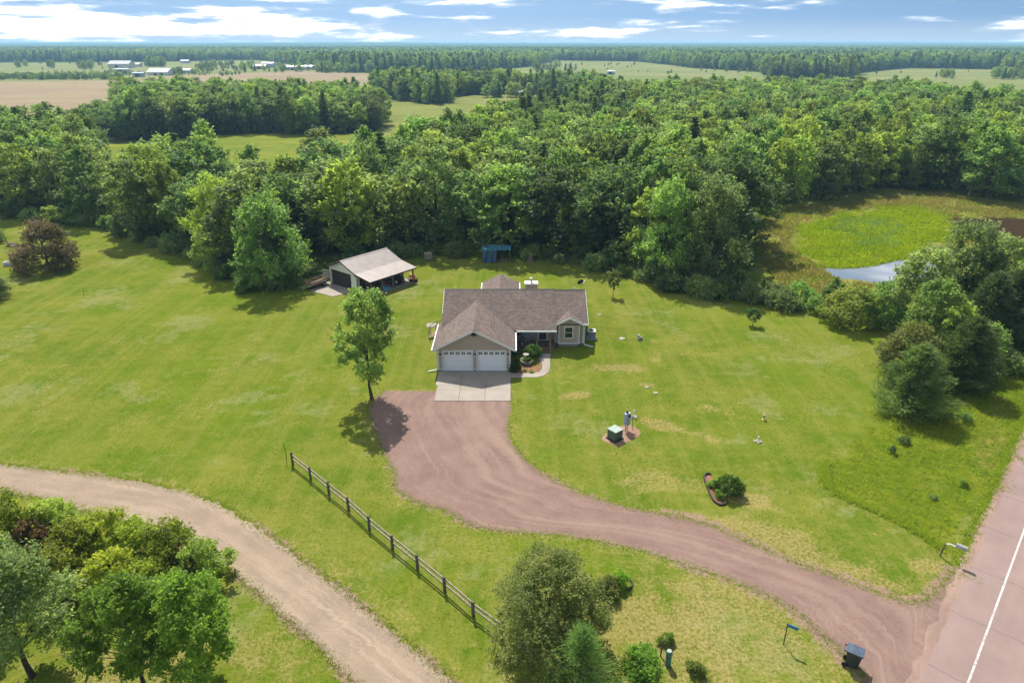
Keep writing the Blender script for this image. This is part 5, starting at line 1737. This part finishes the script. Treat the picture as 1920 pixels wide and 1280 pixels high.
for d, x, y, key, where, pine, hs, patch, ppx in pts:
    s = hs * rng.choice([rng.uniform(.62, .85), rng.uniform(.85, 1.05), rng.uniform(1.0, 1.16)], p=[.2, .55, .25])
    rz = rng.uniform(0, 6.28)
    w = s * rng.uniform(.98, 1.38)
    vis = abs(ppx - 960) < 1010
    if pine:
        k = int(rng.integers(0, 2))
        if npn < 90 and vis:
            o = plant('pine_tree', ('tall ' if s > 1.03 else 'short ' if s < .8 else '') + ('pine ' if k == 0 else 'dark narrow spruce ') + where, 'pine tree', PP_[k], (x, y, -.05), (w, w, s), rz, 'pines ' + where)
            first.setdefault(('p', k), o)
            npn += 1
        else:
            rest_p.append((x, y, k, s, w, rz))
    else:
        if key in ('W1', 'B2'):
            pr = [.24, .10, .22, .22, .16, .06] if patch < .5 else [.30, .16, .14, .14, .16, .10]
        else:
            pr = [.24, .26, .12, .12, .10, .16] if patch < .55 else [.18, .12, .26, .12, .24, .08]
        k = int(rng.choice(6, p=np.array(pr) / sum(pr)))
        if nb < 300 and vis:
            o = plant('broadleaf_tree', ('tall ' if s > 1.03 else 'short ' if s < .8 else '') + ('wide-crowned ' if w > 1.25 * s and k not in (3, 5) else '') + KIND_TXT[k] + ' ' + where, 'tree', PB_[k], (x, y, -.05), (w, w, s), rz, 'broadleaf trees ' + where)
            o.rotation_euler = (rng.normal() * .05, rng.normal() * .05, rz)
            first.setdefault(('b', k), o)
            nb += 1
        else:
            rest_b.append((x, y, k, s, w, rz))


def gn_forest(name, label, cat, data, protos, z=-.3):
    """one object whose points carry many trees"""
    A = np.array(data)
    me = bpy.data.meshes.new(name)
    me.vertices.add(len(A))
    zz = A[:, 6] if A.shape[1] > 6 else np.full(len(A), z)
    me.vertices.foreach_set('co', np.column_stack([A[:, 0], A[:, 1], zz]).astype(np.float32).ravel())
    for nm, ty, col in (('kind_index', 'INT', A[:, 2].astype(np.int32)), ('turn', 'FLOAT', A[:, 5].astype(np.float32))):
        me.attributes.new(nm, ty, 'POINT').data.foreach_set('value', col)
    me.attributes.new('size', 'FLOAT_VECTOR', 'POINT').data.foreach_set('vector', np.column_stack([A[:, 4], A[:, 4], A[:, 3]]).astype(np.float32).ravel())
    o = bpy.data.objects.new(name, me)
    COL.objects.link(o)
    tag(o, label, cat, kind='stuff')
    ng = bpy.data.node_groups.new(name, 'GeometryNodeTree')
    ng.interface.new_socket('Geometry', in_out='INPUT', socket_type='NodeSocketGeometry')
    ng.interface.new_socket('Geometry', in_out='OUTPUT', socket_type='NodeSocketGeometry')
    N = ng.nodes
    gi, go = N.new('NodeGroupInput'), N.new('NodeGroupOutput')

    def attr(nm, ty):
        a = N.new('GeometryNodeInputNamedAttribute')
        a.data_type = ty
        a.inputs[0].default_value = nm
        return [s for s in a.outputs if s.enabled and s.name == 'Attribute'][0]

    comb = N.new('ShaderNodeCombineXYZ')
    ng.links.new(attr('turn', 'FLOAT'), comb.inputs[2])
    jn = N.new('GeometryNodeJoinGeometry')
    kinds = attr('kind_index', 'INT')
    size = attr('size', 'FLOAT_VECTOR')
    for k, objs in enumerate(protos):
        cmp_ = N.new('FunctionNodeCompare')
        cmp_.data_type = 'INT'
        cmp_.operation = 'EQUAL'
        a, b = [s for s in cmp_.inputs if s.enabled and s.name in 'AB']
        ng.links.new(kinds, a)
        b.default_value = k
        for ob in objs:
            oi = N.new('GeometryNodeObjectInfo')
            oi.transform_space = 'ORIGINAL'
            oi.inputs['Object'].default_value = ob
            oi.inputs['As Instance'].default_value = True
            ip = N.new('GeometryNodeInstanceOnPoints')
            ng.links.new(gi.outputs[0], ip.inputs['Points'])
            ng.links.new(cmp_.outputs[0], ip.inputs['Selection'])
            ng.links.new(oi.outputs['Geometry'], ip.inputs['Instance'])
            ng.links.new(comb.outputs[0], ip.inputs['Rotation'])
            ng.links.new(size, ip.inputs['Scale'])
            ng.links.new(ip.outputs[0], jn.inputs[0])
    ng.links.new(jn.outputs[0], go.inputs[0])
    md = o.modifiers.new('trees', 'NODES')
    md.node_group = ng
    return o


fb_ = [[c for c in first[('b', k)].children] for k in range(6)]
fp_ = [[c for c in first[('p', k)].children] for k in range(2)]

# ------------------------------------------------------------------ far woods to the horizon
FRONT = [(-900, 119), (-300, 117), (150, 116), (330, 115), (480, 112), (550, 121), (600, 132), (720, 136), (850, 135), (1000, 124), (1040, 113), (1200, 115), (1300, 127), (1420, 134), (1450, 146), (1600, 147), (1612, 135), (1700, 127), (1900, 131), (2100, 133), (2900, 133)]
fr = [G(*p, z=0.0).to_2d() for p in FRONT]
poly_mid = [(-4000, fr[0].y)] + [(p.x, p.y) for p in fr] + [(4000, fr[-1].y), (4000, 2400), (-4000, 2400)]
r2 = np.random.default_rng(9)


def grid_fill(poly, sp, seed, y0, y1, fan=1.2):
    r = np.random.default_rng(seed)
    A = np.array(poly)
    ys = np.arange(y0, y1, sp * .9)
    out = []
    for y in ys:
        wmax = fan * y + 60
        xs = np.arange(-wmax, wmax, sp)
        out.append(np.column_stack([xs, np.full(len(xs), y)]))
    P = np.concatenate(out) + r.normal(size=(sum(map(len, out)), 2)) * sp * .25
    return P[inside(P, A)] if poly is not None else P


Pm = grid_fill(poly_mid, 8.0, 2, 560, 2400)
far_b, far_p = [], []
pat = vnoise(Pm, .006, 21)
gap = vnoise(Pm, .0045, 22)
for (x, y), q, g in zip(Pm, pat, gap):
    if y > 1250 and g > .80:
        continue                                   # a few clearings
    s = r2.uniform(.85, 1.3)
    if r2.random() < (.55 if q > .62 else .16):
        far_p.append((x, y, int(r2.integers(0, 2)), s * 1.05, s * 1.35, r2.uniform(0, 6.28)))
    else:
        far_b.append((x, y, int(r2.choice(6, p=[.26, .14, .24, .1, .18, .08])), s, s * 1.3, r2.uniform(0, 6.28)))
# scattered bushes and trees on the far pastures
for (x0, x1, y0, y1, n, s0, s1) in [(0, 230, 143, 149.5, 330, .14, .38), (230, 450, 138, 142, 60, .14, .36), (100, 240, 135, 142, 60, .12, .32), (0, 300, 119, 134, 10, .2, .4), (370, 480, 119, 136, 40, .3, .7), (470, 620, 129, 136, 34, .35, .75), (590, 700, 131, 137, 50, .5, .9), (272, 312, 123, 125.5, 22, .7, 1.0), (318, 345, 139.5, 141, 8, .4, .6), (1040, 1200, 121, 127, 14, .15, .35), (1100, 1420, 132, 139, 16, .15, .35), (700, 1000, 138, 150, 12, .2, .5), (905, 1000, 180.5, 182.5, 12, .5, .75), (850, 905, 176, 178, 8, .6, .85),
                                  (1000, 1080, 126, 134, 14, .5, .8), (1460, 1900, 135, 150, 12, .2, .5), (1860, 1925, 140, 150, 24, .5, .8), (1765, 1790, 142, 146, 5, .5, .6), (150, 200, 122, 126, 5, .6, .8), (28, 52, 124, 127, 5, .5, .7), (90, 102, 127, 128, 2, .7, .8), (148, 180, 128, 130, 6, .6, .8)]:
    for _ in range(n):
        p = G(r2.uniform(x0, x1), r2.uniform(y0, y1), 0.0)
        s = r2.uniform(s0, s1)
        if r2.random() < .2:
            far_p.append((p.x, p.y, 1, s, s * 1.2, r2.uniform(0, 6)))
        else:
            far_b.append((p.x, p.y, int(r2.choice(6)), s, s * 1.4, r2.uniform(0, 6)))
gn_forest('forest', 'dense green broadleaf woodland stretching back to the far fields', 'forest', rest_b + far_b, fb_)
gn_forest('pine_forest', 'dark pines and spruces standing through the distant woodland', 'forest', rest_p + far_p, fp_)


def patch_mesh():
    """sixty metres square of distant canopy"""
    r = np.random.default_rng(5)
    Vs, Fs, Ts, off = [], [], [], 0
    for i in range(6):
        for j in range(6):
            cx, cy = -30 + 10 * (i + .5) + r.normal() * 2, -30 + 10 * (j + .5) + r.normal() * 2
            h = r.uniform(9.5, 14)
            C = crown_clumps(r, h, r.uniform(4, 6), 2, 9, .42, .85, .2)
            V, F, T = foliage(r, C, 110, 1.15, .5, .5, 5, center=(0, 0, 3), aspect=.7)
            V = V + np.array([cx, cy, 0])
            Vs.append(V)
            Fs.append(F + off)
            Ts.append(np.clip(T * .7 + r.uniform(0, .3), 0, 1))
            off += len(V)
    return np.concatenate(Vs), np.concatenate(Fs), np.concatenate(Ts)


V, F, T = patch_mesh()
Pf = grid_fill([(-30000, 2380), (30000, 2380), (30000, 9000), (-30000, 9000)], 58, 3, 2400, 9000)
hill = vnoise(Pf, .0006, 31) * np.clip((Pf[:, 1] - 3500) / 4000, 0, 1) * 20
fm = mesh_np('far_canopy', V, F, T, L['dark'])
fo = bpy.data.objects.new('far_canopy', fm)
COL.objects.link(fo)
fo.location = (Pf[0, 0], Pf[0, 1], -.3)
tag(fo, 'dark woodland canopy at the horizon', 'forest', kind='stuff')
far = [(x, y, 0, r2.uniform(.85, 1.15), r2.uniform(1, 1.15), int(r2.integers(0, 4)) * 1.5708, -.3 + h) for (x, y), h in zip(Pf[1:], hill[1:])]
gn_forest('horizon_forest', 'bluish endless woodland running to the horizon', 'forest', far, [[fo]])
hb = MB()
hv, hf = [], []
for j, y in enumerate((3300, 4500, 6000, 9500)):
    for i in range(41):
        x = -y + 2 * y * i / 40
        z = vnoise(np.array([[x, y]]), .0006, 31)[0] * min(1, max(0, (y - 3500) / 4000)) * 20 - .35
        hv.append((x, y, z - (.6 if j == 0 else .2)))
for j in range(3):
    for i in range(40):
        hf.append((j * 41 + i, j * 41 + i + 1, (j + 1) * 41 + i + 1, (j + 1) * 41 + i))
tag(hb.add(hv, hf).build('hills', M['terrain']), kind='structure')

# ------------------------------------------------------------------ bushes along the wood edge
EDGES = [([(0, 404), (60, 410), (130, 420), (200, 428), (240, 442), (300, 464), (360, 482), (420, 508), (440, 533), (470, 544)], 2.6, 'at the foot of the left woods'), ([(470, 545), (548, 543), (566, 520)], 2.4, 'under the big tree left of the barn'),
         ([(640, 503), (700, 487), (780, 478), (895, 478)], 2.4, 'at the wood edge right of the barn'), ([(965, 480), (1000, 483), (1090, 497), (1180, 520), (1250, 543)], 2.1, 'at the wood edge behind the house'),
         ([(1250, 545), (1320, 557), (1400, 563), (1470, 577), (1530, 588)], 1.5, 'in the thicket below the pond'), ([(1330, 540), (1400, 548), (1470, 560), (1530, 572)], 1.9, 'in the thicket below the pond'), ([(1385, 545), (1386, 480), (1388, 415)], 3.2, 'beside the marsh at the wood edge')]
r3 = np.random.default_rng(44)
for poly, sp, where in EDGES:
    q = [G(*p) for p in poly]
    n = int(sum((b - a).length for a, b in zip(q, q[1:])) / sp)
    for p in resample(q, max(2, n)):
        k = int(r3.integers(0, 3))
        s = r3.uniform(.55, 1.15)
        plant('bush', ('large ' if s > .95 else 'small ' if s < .72 else '') + ['round leafy green bush ', 'spreading grey-green bush ', 'upright dark green bush '][k] + where, 'bush', PU_[k], (p.x + r3.normal() * .5, p.y + r3.normal() * .5, 0), s, r3.uniform(0, 6), 'bushes ' + where, trunk='stems')

# ------------------------------------------------------------------ single trees and shrubs
MID = proto_broad('drive_tree', 51, 10.2, 2.75, 2.2, 62, .28, 14500, .122, 'bright', shape=.85, irr=.3, r0=.14, up=1.0, nl=26, outward=.9, per=8)
plant('maple_tree', 'airy young maple with single trunk beside the red driveway', 'tree', MID, G(698, 748), 1.0, 0, mat='mid')
PUR = proto_broad('purple_tree', 52, 6.5, 4.7, .25, 84, .21, 13500, .14, 'purple', shape=.5, irr=.15, r0=.2, up=.2)
plant('ornamental_tree', 'low wide purple-leaved tree on the far left lawn', 'tree', PUR, G(92, 503), 1.0, 0)
FT = proto_broad('foreground_tree', 53, 6.6, 2.05, 1.5, 60, .25, 22000, .078, 'bright', shape=.8, irr=.3, r0=.10, up=.35, nl=22)
FT2 = proto_broad('foreground_tree_b', 54, 6.8, 2.4, 1.5, 60, .25, 20000, .076, 'grey', shape=.8, irr=.3, r0=.13, up=.35, nl=20)
plant('ash_tree', 'bright green young tree at the bottom left, right-hand one of two', 'tree', FT, G(386, 1282), 1.0, 1)
plant('ash_tree', 'bright green young tree right of the bare dead tree', 'tree', FT, G(272, 1290), (1.06, 1.06, 1.02), 3)
plant('ash_tree', 'grey-green tree at the bottom left corner beside the dead tree', 'tree', FT2, G(62, 1268), (1.1, 1.1, 1.12), 0)
plant('ash_tree', 'grey-green tree cut by the left picture edge', 'tree', FT2, G(-30, 1180), 1.0, 2)
SH = [proto_bush('sumac_a', 61, 3.4, 1.9, 44, 9500, .085, 'sumac', .27, .8), proto_bush('sumac_b', 62, 3.0, 1.7, 40, 8500, .08, 'sumac', .27, .8)]
for i, (px, py, s, mt, lb) in enumerate([(25, 1030, 1.1, 'sumac', 'yellow-green shrub at the left edge below the gravel road'), (110, 1010, .95, 'yellow', 'green shrub by the road, left of the reddish shrub'), (70, 1040, .7, 'rust', 'reddish-brown shrub among the yellow-green ones'),
                                       (150, 1060, 1.0, 'sumac', 'yellow-green shrub behind the dead tree'), (205, 1045, .95, 'sumac', 'second yellow-green shrub from the gravel road bend'), (265, 1058, 1.0, 'sumac', 'yellow-green shrub in the middle of the roadside thicket'),
                                       (322, 1075, 1.0, 'sumac', 'yellow-green shrub beside the rust-brown one'), (345, 1085, .75, 'rust', 'rust-brown shrub near the right end of the thicket'), (385, 1093, .85, 'yellow', 'shrub at the right tip of the roadside thicket'),
                                       (215, 1115, .95, 'sumac', 'yellow-green shrub above the bright young trees'), (120, 1120, .9, 'sumac', 'shaded yellow-green shrub just above the dead tree'), (290, 1120, .85, 'sumac', 'yellow-green shrub between thicket and young trees'), (5, 1100, .9, 'yellow', 'green shrub low on the left picture edge')]):
    plant('thicket_shrub', lb, 'shrub', SH[i % 2], G(px, py), s, i * 1.3, 'shrubs of the roadside thicket', mt, trunk='stems')


def dead_tree(label, loc, h, seed):
    r = np.random.default_rng(seed)
    mb = MB()
    mb.tube([(0, 0, -.1), (.1, 0, h * .4), (.0, .05, h * .7)], [.07, .05, .03], 6)
    for i in range(34):
        k = r.uniform(.25, .7)
        a = r.uniform(0, 6.28)
        b = Vector((.08 * k, 0, h * k))
        Lr = r.uniform(.5, 1.2)
        e = b + Vector((math.cos(a) * Lr, math.sin(a) * Lr, r.uniform(.1, .9)))
        mb.tube([b, e], [.022, .008], 4, cap=False)
        for q in range(4):
            s = b.lerp(e, r.uniform(.35, .9))
            mb.tube([s, s + Vector((r.normal() * .25, r.normal() * .25, r.uniform(0, .4)))], [.010, .004], 3, cap=False)
    o = thing('dead_tree', label, 'dead tree', loc)
    mb.build('branches', M['dead'], o)


dead_tree('bare grey dead tree between the bottom left trees', G(165, 1262), 4.2, 3)
dead_tree('bare grey branches of a dead shrub under the pale green right-hand tree', G(1760, 625), 3.4, 4)

CRAB = proto_broad('crabapple', 55, 6.2, 3.5, .4, 110, .18, 58000, .06, 'crab', shape=.6, irr=.3, r0=.15, up=.5, nl=24, per=10)
plant('crabapple_tree', 'dense olive crabapple tree at the end of the rail fence', 'tree', CRAB, G(1028, 1226), 1.0, 0)
YP = proto_pine('young_pine', 56, 5.2, 1.9, .3, 12, 9000, .15, 'needle', droop=.1, r0=.08, aspect=.10)
plant('pine_tree', 'young pine at the bottom edge in front of the crabapple', 'pine tree', YP, G(1085, 1335), 1.0, 0, mat='mid')
SB = proto_bush('low_shrub', 57, 1.3, 1.0, 26, 5200, .055, 'bright', .3)
SB2 = proto_bush('ball_shrub', 58, 1.0, .95, 90, 11000, .035, 'shrub', .17, .1)
plant('shrub', 'leafy bright green shrub at the bottom edge left of the teal pedestal', 'shrub', SB, G(1205, 1268), 1.15, 0, trunk='stems')
plant('shrub', 'small yellow-flecked weed clump right of the teal pedestal', 'shrub', SB, G(1305, 1262), .5, 1, mat='yellow', trunk='stems')
plant('shrub', 'small leafy shoot behind the brown marker post', 'shrub', SB, G(1250, 1205), .45, 2, trunk='stems')
plant('shrub', 'yellowish weed clump left of the marker post', 'shrub', SB, G(1180, 1240), .5, 2.5, mat='yellow', trunk='stems')
plant('shrub', 'round clipped dark shrub in the edged bed right of the drive', 'shrub', SB2, G(1366, 926), (1.1, 1.1, 1.45), 0, trunk='stems')
plant('shrub', 'small leafy plant in the edged bed at the ball shrub foot', 'shrub', SB, G(1348, 932), .42, 0, trunk='stems')
plant('shrub', 'small light green plant left of the ball shrub', 'shrub', SB, G(1337, 912), .42, 2, trunk='stems')
plant('shrub', 'round shrub with ochre tips beside the crabapple', 'shrub', SB2, G(1136, 1114), (.95, .95, 1.15), 1, mat='crab', trunk='stems')
plant('shrub', 'smaller bright green shrub of the pair by the short edging', 'shrub', SB2, G(1162, 1098), (.62, .62, 1.05), 2, mat='bright', trunk='stems')
plant('shrub', 'large clipped round shrub left of the front steps', 'shrub', SB2, G(999, 668), (.95, .95, 1.25), 0.3, trunk='stems')
plant('shrub', 'clipped shrub against the right garage corner', 'shrub', SB2, G(966, 695), (.78, .78, 1.2), 1.3, trunk='stems')
plant('shrub', 'small shrub in the shade beside the garage wall', 'shrub', SB2, G(963, 664), (.6, .6, .7), 2.3, trunk='stems')


def hosta(label, loc, r, seed):
    rr = np.random.default_rng(seed)
    mb = MB()
    for i in range(34):
        a = i * 2.4
        k = .35 + .65 * (i / 34)
        d = Vector((math.cos(a), math.sin(a), 0))
        s = Vector((-d.y, d.x, 0)) * .085 * (.6 + k * .6)
        b = d * .03
        m1 = d * r * k * .6 + Vector((0, 0, .22 * (1.2 - k * .6)))
        e = d * r * k + Vector((0, 0, .10 * (1.3 - k)))
        mb.add([b + Vector((0, 0, .03)), m1 - s, e, m1 + s], [(0, 1, 2), (0, 2, 3)])
    o = thing('hosta', label, 'plant', loc)
    ob = mb.build('leaves', L['grey'], o)
    t_ = ob.data.attributes.new('tint', 'FLOAT', 'FACE')
    t_.data.foreach_set('value', rr.random(len(ob.data.polygons)).astype(np.float32))


hosta('small pale hosta at the left of the mulch bed', G(984, 696), .30, 1)
hosta('larger hosta beside the concrete walk', G(997, 698), .36, 2)
for i, (dx, dy) in enumerate(((-.3, -.2), (.25, -.25), (.3, .15), (-.2, .28))):
    plant('planter_plant', 'low green plant filling the six-sided planter', 'plant', SB, (pl.x + dx, pl.y + dy, pl.z + .2), .22, i, 'plants in the planter', trunk='stems')

# right-hand cluster by the road
RPN = proto_pine('red_pine', 71, 7.0, 3.1, .1, 15, 24000, .20, 'needle', droop=.05, r0=.14, taper=.58, aspect=.17)
RPN2 = proto_pine('red_pine_b', 72, 7.6, 3.2, .1, 16, 24000, .20, 'needle', droop=.05, r0=.14, taper=.58, aspect=.17)
plant('pine_tree', 'bushy pine nearest the road in the right-hand cluster', 'pine tree', RPN, G(1705, 772), (.9, .9, .88), 0)
plant('pine_tree', 'bushy pine just behind the nearest one, right-hand cluster', 'pine tree', RPN2, G(1800, 728), (.9, .9, .9), 2)
plant('pine_tree', 'dark pine at the right picture edge above the roadside grass', 'pine tree', RPN2, G(1885, 650), (.95, .95, 1.1), 4, mat='needle_dark')
plant('pine_tree', 'dark pine wedged behind the pale right-hand trees', 'pine tree', RPN, G(1835, 655), (1.0, 1.0, 1.15), 4, mat='needle_dark')
OC = proto_broad('olive_small_tree', 73, 5.2, 3.0, .6, 60, .24, 12000, .11, 'crab', shape=.65, irr=.2, r0=.14, up=.3)
plant('crabapple_tree', 'small olive crabapple tree left of the road pines', 'tree', OC, G(1698, 705), (1, 1, 1.05), 0, mat='crab')
plant('crabapple_tree', 'wide yellow-green crabapple below the pond', 'tree', OC, G(1592, 607), (1.2, 1.1, .85), 1, mat='yellow')
plant('crabapple_tree', 'green crabapple right of the wide yellow-green one', 'tree', OC, G(1650, 608), (1.0, 1.0, .95), 2, mat='mid')
GT = [proto_broad('willow_a', 74, 11.5, 4.4, 1.0, 64, .25, 11000, .17, 'grey', shape=.8, irr=.35, r0=.2, up=.5), proto_broad('willow_b', 75, 9.5, 3.4, .8, 58, .26, 10000, .16, 'grey', shape=.85, irr=.3, r0=.17, up=.5)]
plant('willow_tree', 'tall grey-green tree in front of the marsh pond', 'tree', GT[0], G(1785, 610), (1, 1, 1.0), 0)
plant('willow_tree', 'grey-green tree left of the tallest one, by the water', 'tree', GT[1], G(1715, 615), (1.05, 1.05, .95), 0)
plant('willow_tree', 'grey-green tree right of the tallest one, over the mud', 'tree', GT[1], G(1855, 585), (1.0, 1.0, .95), 3)
plant('willow_tree', 'bright yellow-green tree in the middle of the right-hand cluster', 'tree', GT[1], G(1768, 668), (.75, .75, .62), 1, mat='yellow')
plant('willow_tree', 'mid-green tree filling the gap above the small olive crabapple', 'tree', GT[1], G(1738, 655), (.85, .85, .78), 2, mat='mid')
plant('willow_tree', 'dark green tree at the back of the right-hand cluster', 'tree', GT[0], G(1815, 625), (.8, .8, .8), 4, mat='dark')
plant('willow_tree', 'mid-green tree at the right picture edge above the dark pine', 'tree', GT[1], G(1905, 615), (.9, .9, .8), 1, mat='mid')
plant('willow_tree', 'mid-green low tree right of the yellow-green one', 'tree', GT[1], G(1830, 690), (.7, .7, .5), 5, mat='mid')
for i, (px, py, s, mt, lb) in enumerate([(1895, 600, 1.3, 'bright', 'leafy bush at the right picture edge behind the dark pine'), (1870, 690, 1.0, 'grey', 'pale bush behind the roadside grass'), (1850, 715, .7, 'grey', 'low pale bush right of the second pine'), (1810, 790, .3, 'mid', 'small bush in the roadside grass below the pines'),
                                       (1695, 830, .27, 'dark', 'dark weed clump in the unmown grass'), (1672, 850, .2, 'dark', 'smaller weed clump in the unmown grass'), (1755, 610, 1.2, 'mid', 'bush at the foot of the tall grey-green tree'), (1905, 700, .8, 'mid', 'bush at the right edge above the road'),
                                       (1560, 575, 1.0, 'mid', 'bush left of the wide yellow-green crabapple'), (1805, 910, .2, 'bright', 'bright tuft in the roadside grass'), (1750, 935, .15, 'grey', 'grey weed tuft in the roadside grass')]):
    plant('bush', lb, 'bush', PU_[i % 3], G(px, py), s, i, mat=mt, trunk='stems')

# big crowns that stand out at the wood edge
BIG = proto_broad('edge_maple', 76, 11.8, 5.2, .6, 84, .22, 15000, .17, 'yellow', shape=.72, irr=.3, r0=.24, up=.7)
plant('broadleaf_tree', 'big round yellow-green tree jutting into the lawn left of the barn', 'tree', BIG, G(512, 536), (.95, .95, .98), 0, mat='mid')
plant('broadleaf_tree', 'wide green tree standing left of the big round one by the barn', 'tree', BIG, G(425, 490), (.85, .85, 1.02), 2, mat='yellow')
plant('broadleaf_tree', 'big pale grey-green tree at the right end of the woods by the marsh', 'tree', BIG, G(1326, 532), (.95, .95, 1.12), 1, mat='grey')
plant('broadleaf_tree', 'tall mid-green tree left of the big pale one near the marsh', 'tree', BIG, G(1245, 522), (.82, .82, 1.1), 4, mat='mid')
plant('broadleaf_tree', 'broad dark oak rising above the woods behind the barn', 'tree', BIG, G(690, 435), (1.1, 1.1, 1.2), 3, mat='dark')

# young trees on the lawns
LT = proto_broad('lawn_sapling', 81, 3.0, .8, .9, 20, .42, 1500, .09, 'mid', shape=.9, r0=.04, nl=8)
plant('sapling', 'thin pale sapling on the lawn behind the house', 'tree', LT, G(1149, 556), (1, 1, 1.15), 0, mat='grey')
plant('sapling', 'small round tree alone on the right lawn', 'tree', LT, G(1411, 611), (1.05, 1.05, .68), 0, mat='shrub')
plant('sapling', 'small pale green tree at the wood edge behind the purple tree', 'tree', LT, G(103, 428), (2.0, 2.0, 1.25), 0, mat='yellow')
plant('pine_tree', 'small dark pine cut by the left picture edge', 'pine tree', RPN, G(-22, 560), (.8, .8, .55), 0, mat='needle_dark')
plant('pine_tree', 'second pine cut by the left picture edge, farther back', 'pine tree', RPN2, G(-14, 455), (.6, .6, .5), 0)
for px, py, s, lb in ((433, 512, .75, 'low lime-green fern clump at the wood edge, left one'), (448, 520, .7, 'low lime-green fern clump at the wood edge, right one'), (22, 491, .35, 'plants growing in the white-edged planter box')):
    plant('fern_clump', lb, 'plant', SB, G(px, py) + Vector((0, 0, .35 if px == 22 else 0)), s, 1, trunk='stems')


# ------------------------------------------------------------------ unmown grass, reeds and tufts
def blades(name, label, poly_px, n, h, w, mat, seed, edge=None, cover=1.0, patchy=0.0, bl=4, avoid=None, fuzz=0):
    r = np.random.default_rng(seed)
    if edge is not None:
        q = np.array([(p.x, p.y) for p in resample([v.to_3d() for v in edge], n)])
        P = q + r.normal(size=(n, 2)) * .2
    else:
        poly = GP(poly_px)
        A = np.array([(p.x, p.y) for p in poly])
        lo, hi = A.min(0) - fuzz, A.max(0) + fuzz
        P = r.uniform(lo, hi, (n * 3, 2))
        if fuzz:
            P = P[soft(P, poly, fuzz) > r.uniform(.2, 1, len(P))]
        else:
            P = P[inside(P, poly)]
        for av in avoid or ():
            P = P[~inside(P, GP(av))]
        if patchy:
            P = P[vnoise(P, .5, seed) + r.normal(size=len(P)) * .12 > patchy]
        P = P[:n]
    m = len(P)
    base = np.repeat(P, bl, 0) + r.normal(size=(m * bl, 2)) * .06
    N_ = m * bl
    hh = h * r.uniform(.45, 1.25, N_)
    a = r.uniform(0, 6.28, N_)
    lean = r.normal(size=(N_, 2)) * .45 * hh[:, None]
    ww = w * r.uniform(.6, 1.3, N_)
    V = np.zeros((N_, 3, 3))
    V[:, 0, :2] = base + np.column_stack([np.cos(a), np.sin(a)]) * ww[:, None]
    V[:, 1, :2] = base - np.column_stack([np.cos(a), np.sin(a)]) * ww[:, None]
    V[:, 2, :2] = base + lean
    V[:, 2, 2] = hh
    zh = np.array([hump(x, y) if (-4 < x < 14 and 57 < y < 81) else 0. for x, y in base])
    V[:, :, 2] += zh[:, None]
    tint = np.clip(.6 * np.repeat(vnoise(P, .3, seed + 1), bl) + .5 * r.random(N_), 0, 1)
    me = mesh_np(name, V.reshape(-1, 3), np.arange(N_ * 3).reshape(-1, 3), tint, mat)
    o = bpy.data.objects.new(name, me)
    COL.objects.link(o)
    tag(o, label, 'grass', kind='stuff')


blades('tall_grass', 'unmown green grass between lawn and road', WILD, 24000, .26, .018, L['grass'], 1, patchy=.2, fuzz=1.5)
blades('dry_weeds', 'dry straw-coloured weeds in the roadside grass', WILD, 3000, .26, .016, L['reed'], 2, patchy=.6, fuzz=1.5)
blades('reeds', 'tan reeds ringing the marsh', MARSH, 17000, .5, .06, L['reed'], 3, patchy=.34, avoid=[WATER, MUD, SEDGE])
blades('marsh_grass', 'green grass mixed into the marsh ring', MARSH, 9000, .5, .06, L['grass'], 6, patchy=.52, avoid=[WATER, MUD, SEDGE])
blades('sedge', 'lime-green sedge filling the marsh', SEDGE, 14000, .3, .06, L['sedge'], 4, avoid=[WATER], fuzz=4, patchy=.22)
blades('marsh_weeds', 'grey-green weeds on the sedge island', [(1530, 420), (1600, 408), (1680, 415), (1720, 440), (1680, 465), (1600, 460), (1550, 440)], 1500, .4, .07, L['mid'], 7, patchy=.62)
for i, (pth, n) in enumerate(((RED_L, 3600), (RED_R, 3000), (TAN_T, 4000), (TAN_B, 3600))):
    blades('edge_grass', ['ragged grass along the left edge of the red driveway', 'ragged grass along the right edge of the red driveway', 'ragged grass along the upper edge of the gravel road', 'ragged grass along the lower edge of the gravel road'][i], None, n, .06, .025, L['grass'], 20 + i, edge=GP(pth))
blades('edge_grass', 'ragged grass along the paved road', None, 4500, .14, .025, L['grass'], 30, edge=along(e0 - RN * .1, -1.2, 60))
blades('tall_grass_edge', 'taller grass standing along the mown edge of the roadside strip', None, 2600, .24, .02, L['grass'], 31, edge=GP([(1553, 865), (1545, 885), (1545, 900), (1560, 918), (1595, 936), (1645, 957), (1695, 982), (1738, 1010), (1764, 1028)]))

LAWN_NEAR = [(-60, 640), (600, 590), (1250, 590), (1640, 640), (1560, 900), (1790, 1060), (1700, 1290), (1200, 1320), (600, 1320), (-60, 1320)]
blades('lawn_tufts', 'short uneven tufts of mown lawn grass', LAWN_NEAR, 52000, .055, .02, L['grass'], 50, patchy=.30, bl=3, avoid=[RED_L + RED_R[::-1], TAN_T + TAN_B[::-1], [(800, 540), (1125, 540), (1125, 660), (1040, 712), (960, 758), (808, 758)]])
# ------------------------------------------------------------------ haze
hz = MB().box(-23000, 23000, -5000, 23000, -1.4, 36)
m_, t = new_mat('summer_haze')
pv = t.n('ShaderNodeVolumePrincipled')
pv.inputs['Color'].default_value = (0.40, 0.72, 1.0, 1)
pv.inputs['Density'].default_value = 0.00018
pv.inputs['Anisotropy'].default_value = 0.1
t.n('ShaderNodeOutputMaterial', Volume=pv.outputs[0])
m_.cycles.homogeneous_volume = True
ho = hz.build('haze', m_)
tag(ho, 'thin bluish summer haze over the whole landscape', 'haze', kind='stuff')
